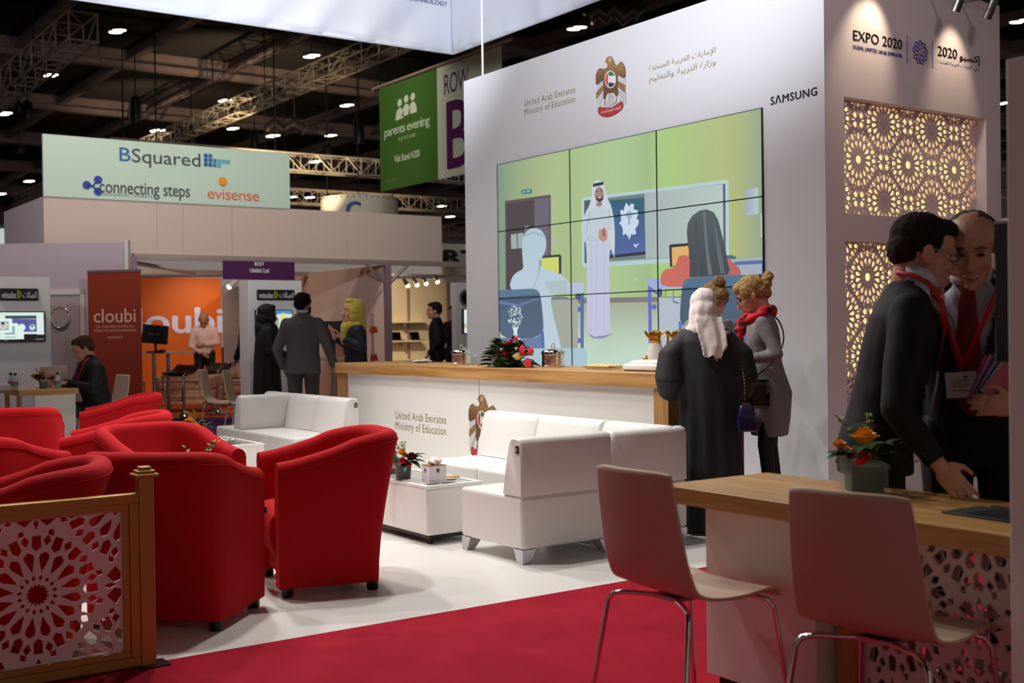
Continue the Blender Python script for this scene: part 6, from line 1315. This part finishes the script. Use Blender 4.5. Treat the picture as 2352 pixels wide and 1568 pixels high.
mb.loft([[p + V((x*w, -.012*cos(x*5), -.05*(j == 3)*(x + 1)*.5)) for x in (-1, -.6, -.2, .2, .6, 1)] + [p + V((x*w, .022, 0)) for x in (1, .6, .2, -.2, -.6, -1)] for j, (p, w) in enumerate(zip(tp, (.085, .09, .085, .05)))])
mb.remesh('head_scarf', scarfm, w1.r, .008, 2, disp=lambda c: .0022*sin(c.x*110 + 5*noise.noise(c*6)) + .002*noise.noise(c*14))
mb = MB()
for i in range(12): p = nb + V((.098 - .006*i, -.158 - .001*i, -.055 - .0135*i)); mb.tube([p, p + V((.016, -.004, -.018))], .0022, 5)
mb.build('scarf_fringe', scarfm, w1.r)
MB().box(nb + V((.035, -.175, -.205)), (.042, .008, .085), rot=M.Rotation(-.5, 3, 'Y')).build('hair_clip', black, w1.r)
r = thing('handbag', 'navy blue handbag on a chain hanging from the shoulder of the abaya', 'bag', onD(1713, 958, 7.30), w1.rz)
navy = mat('navy_leather', (26, 18, 66), .28, coat=.4)
MB().loft([[V((x*sx, y*sy, z)) for x, y in ((-1, -1), (1, -1), (1, 1), (-1, 1))] for z, sx, sy in ((-.085, .052, .07), (-.075, .058, .075), (.0, .055, .066), (.07, .040, .052), (.08, .030, .048))]).build('bag_body', navy, r, bevel=.012, seg=3)
top = w1.r.matrix_basis; sh = w1.loc + M.Rotation(w1.rz, 3, 'Z') @ (w1.arms[1][0] + V((-.03, -.10, .04))); sl_ = M.Rotation(-w1.rz, 3, 'Z') @ (sh - r.location)
mb = MB(); pts = [V((0, .04, .08)).lerp(sl_, i/22) + V((.03*sin(pi*i/22), -.04*sin(pi*i/22), 0)) for i in range(23)]
for i in range(22): mb.tube([pts[i], pts[i].lerp(pts[i + 1], .62)], .0042, 6)
mb.build('chain_strap', mat('gilt', (232, 180, 64), .2, 1), r)
MB().box((0, 0, .086), (.05, .03, .012)).build('clasp', mat('gilt', (232, 180, 64), .2, 1), r)

# ---- woman in grey dress with red scarf
w2 = Fig('blonde woman in grey knitted dress with red scarf and glasses, in profile', (5.93, 5.50), (-.70, .71), 1.67, (0, .05), (.50, .0, 0), 'light', .010, hs=1.08)
w2.head(); w2.torso(); w2.legs(((-.07, .02), (.07, -.04))); w2.arm(-1, (-.24, -.05, 1.12), (-.14, .24, 1.06), None, (0, 0, 1), .35); w2.arm(1, (.22, -.04, 1.10), (.12, .24, 1.05), None, (0, 0, 1), .35)
w2.body(); w2.eyes(closed=True); w2.hair('blonde', 'up', .004, 45)
mb = MB(); mb.x = w2.HM; mb.ell((0, -.135, .045), (.038, .05, .032)); mb.ell((.01, -.155, .06), (.03, .03, .03)); mb.ell((-.01, -.115, .025), (.045, .04, .045)); mb.ell((0, -.085, -.03), (.045, .04, .04)); mb.remesh('hair_bun', hairm['blonde'], w2.r, .006, 1, disp=lambda c: .003*sin(c.x*160 + c.z*90 + c.y*60))
mb = MB(); mb.x = w2.HM; mb.ell((0, -.105, .085), (.02, .012, .012)); [mb.tube([(x*.012, -.10, .09), (x*.016, -.12, .078)], .003, 5) for x in (-1, 0, 1)]; mb.build('hair_clip', mat('tortoise', (60, 28, 22), .2), w2.r, smooth=50)
knit = mat('grey_knit', (128, 122, 124), .85, bump=(180, .5)); dk = mat('black_knit', (16, 15, 17), .85)
DR = [(.60, .150, .120, -.01), (.75, .165, .135, -.015), (.90, .170, .145, -.02), (1.02, .150, .120, -.01), (1.12, .140, .110, .0), (1.25, .160, .125, .01), (1.36, .170, .110, 0), (1.42, .130, .085, -.01), (1.47, .068, .062, -.012)]
w2.torso_garment('dress', knit, DR, True, .034, .050, upto=.97, fold=.004)
w2.torso_garment('dress_panel', dk, [(z, rx*.55, ry*.62, oy + .062) for z, rx, ry, oy in DR[:4]], False, fold=.002)
mb = MB(); [mb.cap(h, kn, .066, .056).cap(kn, a, .053, .036) for h, kn, a in w2.lg]; mb.remesh('tights', mat('black_tights', (12, 11, 13), .6), w2.r, .010, 3)
for h, kn, a in w2.lg: q = MB().cap(a + V((0, -.02, -.045)), a + V((0, .13, -.06)), .040, .032); q.build('shoe', mat('black_shoe', (14, 13, 14), .3), w2.r, smooth=60)
nb = w2.sp(1.45); mb = MB(); mb.tube([nb + V((.095*cos(a), .085*sin(a) + .005, .02*sin(a*2) - .015*sin(a))) for a in [2*pi*i/20 for i in range(20)]], .034, 12, close=True)
mb.tube([nb + V((.05, .085, -.01)), nb + V((.03, .125, -.07)), nb + V((.0, .145, -.14)), nb + V((-.01, .14, -.21))], [.036, .045, .04, .012], 12)
def scarfcol():
    m = mat('red_black_scarf', (196, 18, 34), .8); nt = m.node_tree; b = nt.nodes['Principled BSDF']; tc = nt.nodes.new('ShaderNodeTexCoord'); v = nt.nodes.new('ShaderNodeTexVoronoi'); v.inputs['Scale'].default_value = 17
    c = nt.nodes.new('ShaderNodeValToRGB'); c.color_ramp.interpolation = 'CONSTANT'; c.color_ramp.elements[0].color = lin((18, 14, 20)); c.color_ramp.elements[1].position = .34; c.color_ramp.elements[1].color = lin((200, 16, 32))
    nt.links.new(tc.outputs['Object'], v.inputs['Vector']); nt.links.new(v.outputs['Distance'], c.inputs[0]); nt.links.new(c.outputs[0], b.inputs['Base Color']); return m
mb.remesh('neck_scarf', scarfcol(), w2.r, .009, 2, disp=lambda c: .005*sin(c.z*80 + c.x*60))
mb = MB(); mb.x = w2.HM
for x in (-1, 1): mb.tube([(x*.032 + .022*cos(a), .104, -.008 + .016*sin(a)) for a in [2*pi*i/16 for i in range(16)]], .0024, 6, close=True); mb.tube([(x*.054, .100, -.002), (x*.078, .0, .006)], .0024, 6)
mb.tube([(-.01, .106, -.004), (.01, .106, -.004)], .002, 6); mb.build('glasses', mat('purple_glasses', (52, 28, 70), .3), w2.r, smooth=60)
r = thing('shoulder_bag', 'black shoulder bag at the hip of the woman in grey', 'bag', w2.loc + M.Rotation(w2.rz, 3, 'Z') @ V((-.17, .13, .86)), w2.rz)
MB().box((0, 0, 0), (.07, .26, .19)).build('bag_body', mat('black_patent', (12, 12, 14), .15, coat=.6), r, bevel=.02, seg=3)
a0 = M.Rotation(0, 3, 'Z') @ (w2.sp(1.44, .06, -.09) - V((-.17, .13, .86))); o = MB().tube([V((0, .0, .09)).lerp(a0, i/12) + V((-.05, -.13, 0))*sin(pi*i/12)**.8 for i in range(13)], .005, 8).build('strap', black, r, smooth=60)

# ---- woman with curly bun behind them
w3 = Fig('woman with curly hair in a bun, mostly hidden behind the pale head scarf', (6.17, 6.32), (-.1, -.99), 1.66, (0, .03), (.55, 0, 0), 'light', .012, hs=1.08)
w3.head(); w3.torso(); w3.legs(); w3.arm(-1, (-.26, .02, 1.12), (-.16, .26, 1.04)); w3.arm(1, (.26, .02, 1.12), (.16, .26, 1.04)); w3.body(); w3.eyes(closed=True); w3.hair('curly', 'up', .007, 60)
mb = MB(); mb.x = w3.HM; mb.ell((0, -.02, .135), (.048, .048, .040)); mb.remesh('hair_bun', hairm['curly'], w3.r, .006, 1, disp=lambda c: .010*noise.noise(c*60))
w3.torso_garment('top', mat('grey_top', (146, 140, 146), .8), DR, True, .036, .052, fold=.004); w3.trousers(blackcloth)

# ---- group behind the far sofa
g1 = Fig('man in a grey suit seen from behind, dark hair and beard', (6.02, 12.95), (.55, .83), 1.78, (.0, .0), (.04, -.35, 0), 'tan', .012)
g1.head(); g1.torso(); g1.legs(); g1.arm(-1, (-.30, -.02, 1.10), (-.24, .10, .86), None, (-1, 0, 0), .5); g1.arm(1, (.30, -.04, 1.12), (.36, .10, .88), None, (0, 1, 0), .5)
g1.body(); g1.eyes(); g1.hair('black', 'short', .002); greysuit = mat('grey_suit', (92, 88, 92), .8, bump=(200, .1))
g1.torso_garment('jacket', greysuit, [(z, rx*1.10, ry*1.08, oy) for z, rx, ry, oy in JK], True, .046, .072, upto=.95, fold=.006, thick=0); g1.trousers(mat('grey_trousers', (76, 70, 72), .8))
mb = MB(); mb.x = g1.HM; mb.ell((0, .050, -.082), (.054, .046, .034)); [mb.ell((x*.062, .02, -.05), (.014, .022, .04)) for x in (-1, 1)]; mb.remesh('beard', hairm['black'], g1.r, .008, 2)
MB().tube([g1.sp(1.525, .058*cos(a), -.015 + .060*sin(a)) for a in [2*pi*i/16 for i in range(16)]], .016, 8, close=True).build('shirt_collar', shirtm, g1.r, smooth=60)
def hijab(f, m, fall=.0, vox=.010, amp=.004, col=None):
    mb = MB(); mb.x = f.HM; mb.ell((0, -.026, .040), (.089, .108, .094)); mb.ell((0, -.050, -.04), (.085, .082, .085)); mb.ell((0, -.012, -.115), (.074, .080, .05)); [mb.ell((x*.070, .012, -.03), (.022, .052, .095)) for x in (-1, 1)]; mb.ell((0, .03, .105), (.058, .048, .026)); mb.x = M.Identity(4)
    nb = f.sp(1.44); mb.ell(nb + V((0, .0, .01)), (.12, .105, .075)); 
    if fall: mb.cap(nb + V((0, .07, -.02)), nb + V((0, .10, -.16)), .08, .05); mb.cap(nb + V((0, -.06, 0)), nb + V((0, -.08, -.14)), .09, .06)
    return mb.remesh('head_scarf', m, f.r, vox, 2, disp=lambda c: amp*.6*(sin(c.z*60 + c.x*40 + 5*noise.noise(c*8)) + noise.noise(c*14)))
g2 = Fig('woman in black abaya and black hijab beside the grey suited man', (6.00, 13.97), (.80, -.20), 1.66, (0, 0), (.12, .25, 0), 'olive', .012)
g2.head(); g2.torso(); g2.legs(); g2.arm(-1, (-.24, .02, 1.08), (-.10, .20, 1.0)); g2.arm(1, (.24, .02, 1.08), (.10, .20, 1.0)); g2.body(); g2.eyes(brow='black'); hijab(g2, blackcloth, 1)
abaya(g2, blackcloth, [(.03, .23, .20, 0), (.6, .21, .18, 0), (1.0, .205, .17, 0), (1.25, .21, .155, 0), (1.36, .20, .13, -.005), (1.43, .15, .10, -.01), (1.48, .08, .075, -.01)], 9, .016, sleeves=[([g2.arms[s_][0], g2.arms[s_][1], g2.arms[s_][2]], [.075, .075, .07]) for s_ in (-1, 1)], vox=.013)
g3 = Fig('woman in navy jacket and yellow head scarf, gesturing with open hands', (6.12, 11.78), (-.86, .15), 1.66, (0, .03), (-.05, .12, 0), 'light', .0095)
g3.head(); g3.torso(); g3.legs(); g3.arm(1, (.24, .0, 1.12), (.16, .20, 1.24), (.1, .3, .95), (.2, -.9, .2), .16, spread=2.2); g3.arm(-1, (-.24, .0, 1.12), (-.12, .20, 1.22), (-.1, .5, .85), (0, -.9, .3), .2, spread=2.2)
g3.body(.0065); g3.eyes(brow='brown'); hijab(g3, mat('mustard_scarf', (190, 172, 70), .8), 1, .009, .005); navyc = mat('navy_jacket', (18, 20, 34), .75)
g3.torso_garment('jacket', navyc, [(z, rx*.97, ry*1.05, oy) for z, rx, ry, oy in JK], True, .042, .060, upto=.93, fold=.005); g3.trousers(blackcloth)
mb = MB(); [mb.ell(g3.sp(z, x, .140), (.012, .008, .012), n=10, m=6) for z in (.90, 1.0, 1.1) for x in (-.05, .05)]; mb.build('gold_buttons', gilt, g3.r)
g3.strap('lanyard', redstrap, [g3.sp(1.12, 0, .150), g3.sp(1.3, .05, .150), g3.sp(1.42, .08, .12)], .009)
# ---- people in the booths
b1 = Fig('man in a dark suit at the shelf booth, turned to the left', (10.2, 16.75), (-.75, .45), 1.78, (0, .02), (.08, .1, 0), 'light', .014)
b1.head(); b1.torso(); b1.legs(); b1.arm(-1, (-.28, -.02, 1.12), (-.24, .14, .92)); b1.arm(1, (.28, -.04, 1.12), (.22, .14, .92)); b1.body(); b1.eyes(); b1.hair('dark', 'short', .002); b1.torso_garment('jacket', navyc, JK, True, .046, .066, fold=.005); b1.trousers(blackcloth)
dup(b1.r, (11.9, 18.9, 0), 2.0, 'person in dark clothes half hidden behind the suited booth visitor')
q = onD(584, 790, 17.6); dup(b1.r, (q.x, q.y, 0), .4, 'person in black mostly hidden behind the white display tower, elbow showing')
b2 = Fig('bald man in pink shirt with folded arms, looking down, orange booth', (7.92, 21.3), (-.42, -.90), 1.74, (0, .02), (.75, 0, 0), 'tan', .014)
b2.head(); b2.torso(); b2.legs(); b2.arm(-1, (-.25, .02, 1.12), (.02, .17, 1.10), (.9, .2, -.1), (0, 1, 0), .4); b2.arm(1, (.25, .02, 1.08), (.02, .17, .94), (-.7, .1, -.6), (0, 1, 0), .3); b2.body(); b2.eyes(closed=True)
b2.torso_garment('shirt', mat('pink_shirt', (226, 184, 172), .8), [(z, rx*.93, ry*.96, oy) for z, rx, ry, oy in JK[1:]], True, .042, .058, upto=.9, fold=.010); b2.trousers(blackcloth)
# ---- seated man at the desk
s1_ = Fig('man in a black jacket with red lanyard sitting at the wooden desk', (3.66, 13.05), (-.93, -.10), 1.78, (0, .10), (.40, -.25, 0), 'light', .011, hz=-.46, hs=1.08)
s1_.head(); s1_.torso(); s1_.legs(knees=((-.13, .42, .96), (.13, .42, .96)), ank=((-.12, .40, .53), (.12, .40, .53)))
hd = V((-.04, .36, 1.255)); s1_.arm(-1, (-.26, .16, 1.20), hd + V((-.03, .02, 0)), (.3, .9, -.1), (0, 0, 1), .35); s1_.arm(1, (.26, .16, 1.20), hd + V((.10, .0, 0)), (-.3, .9, -.1), (0, 0, 1), .35)
s1_.body(); s1_.eyes(closed=True); s1_.hair('brown', 'short', .005); jb = mat('black_jacket', (18, 17, 19), .7, bump=(60, .2)); s1_.torso_garment('jacket', jb, [(z, rx*1.08, ry*1.12, oy) for z, rx, ry, oy in JK[1:]], True, .044, .072, upto=.92, fold=.010, cut=vcut(s1_, 1.15, 1.5, .06), thick=.006)
s1_.torso_garment('undershirt', blackcloth, SH, False, fold=.001)
mb = MB(); [mb.cap(h, kn, .10, .075).cap(kn, a, .072, .055) for h, kn, a in s1_.lg]; mb.remesh('trousers', blackcloth, s1_.r, .013, 3)
s1_.strap('lanyard', redstrap, [s1_.sp(1.12, 0, .160), s1_.sp(1.3, .05, .160), s1_.sp(1.44, .085, .09), s1_.sp(1.50, .08, .02)], .009); s1_.strap('lanyard', redstrap, [s1_.sp(1.12, 0, .160), s1_.sp(1.3, -.05, .160), s1_.sp(1.44, -.085, .09), s1_.sp(1.50, -.08, .02)], .009)
dup(c1, (3.72, 13.10, 0), atan2(-.10, -.93) - pi/2, 'pale chair behind the man sitting at the wooden desk')
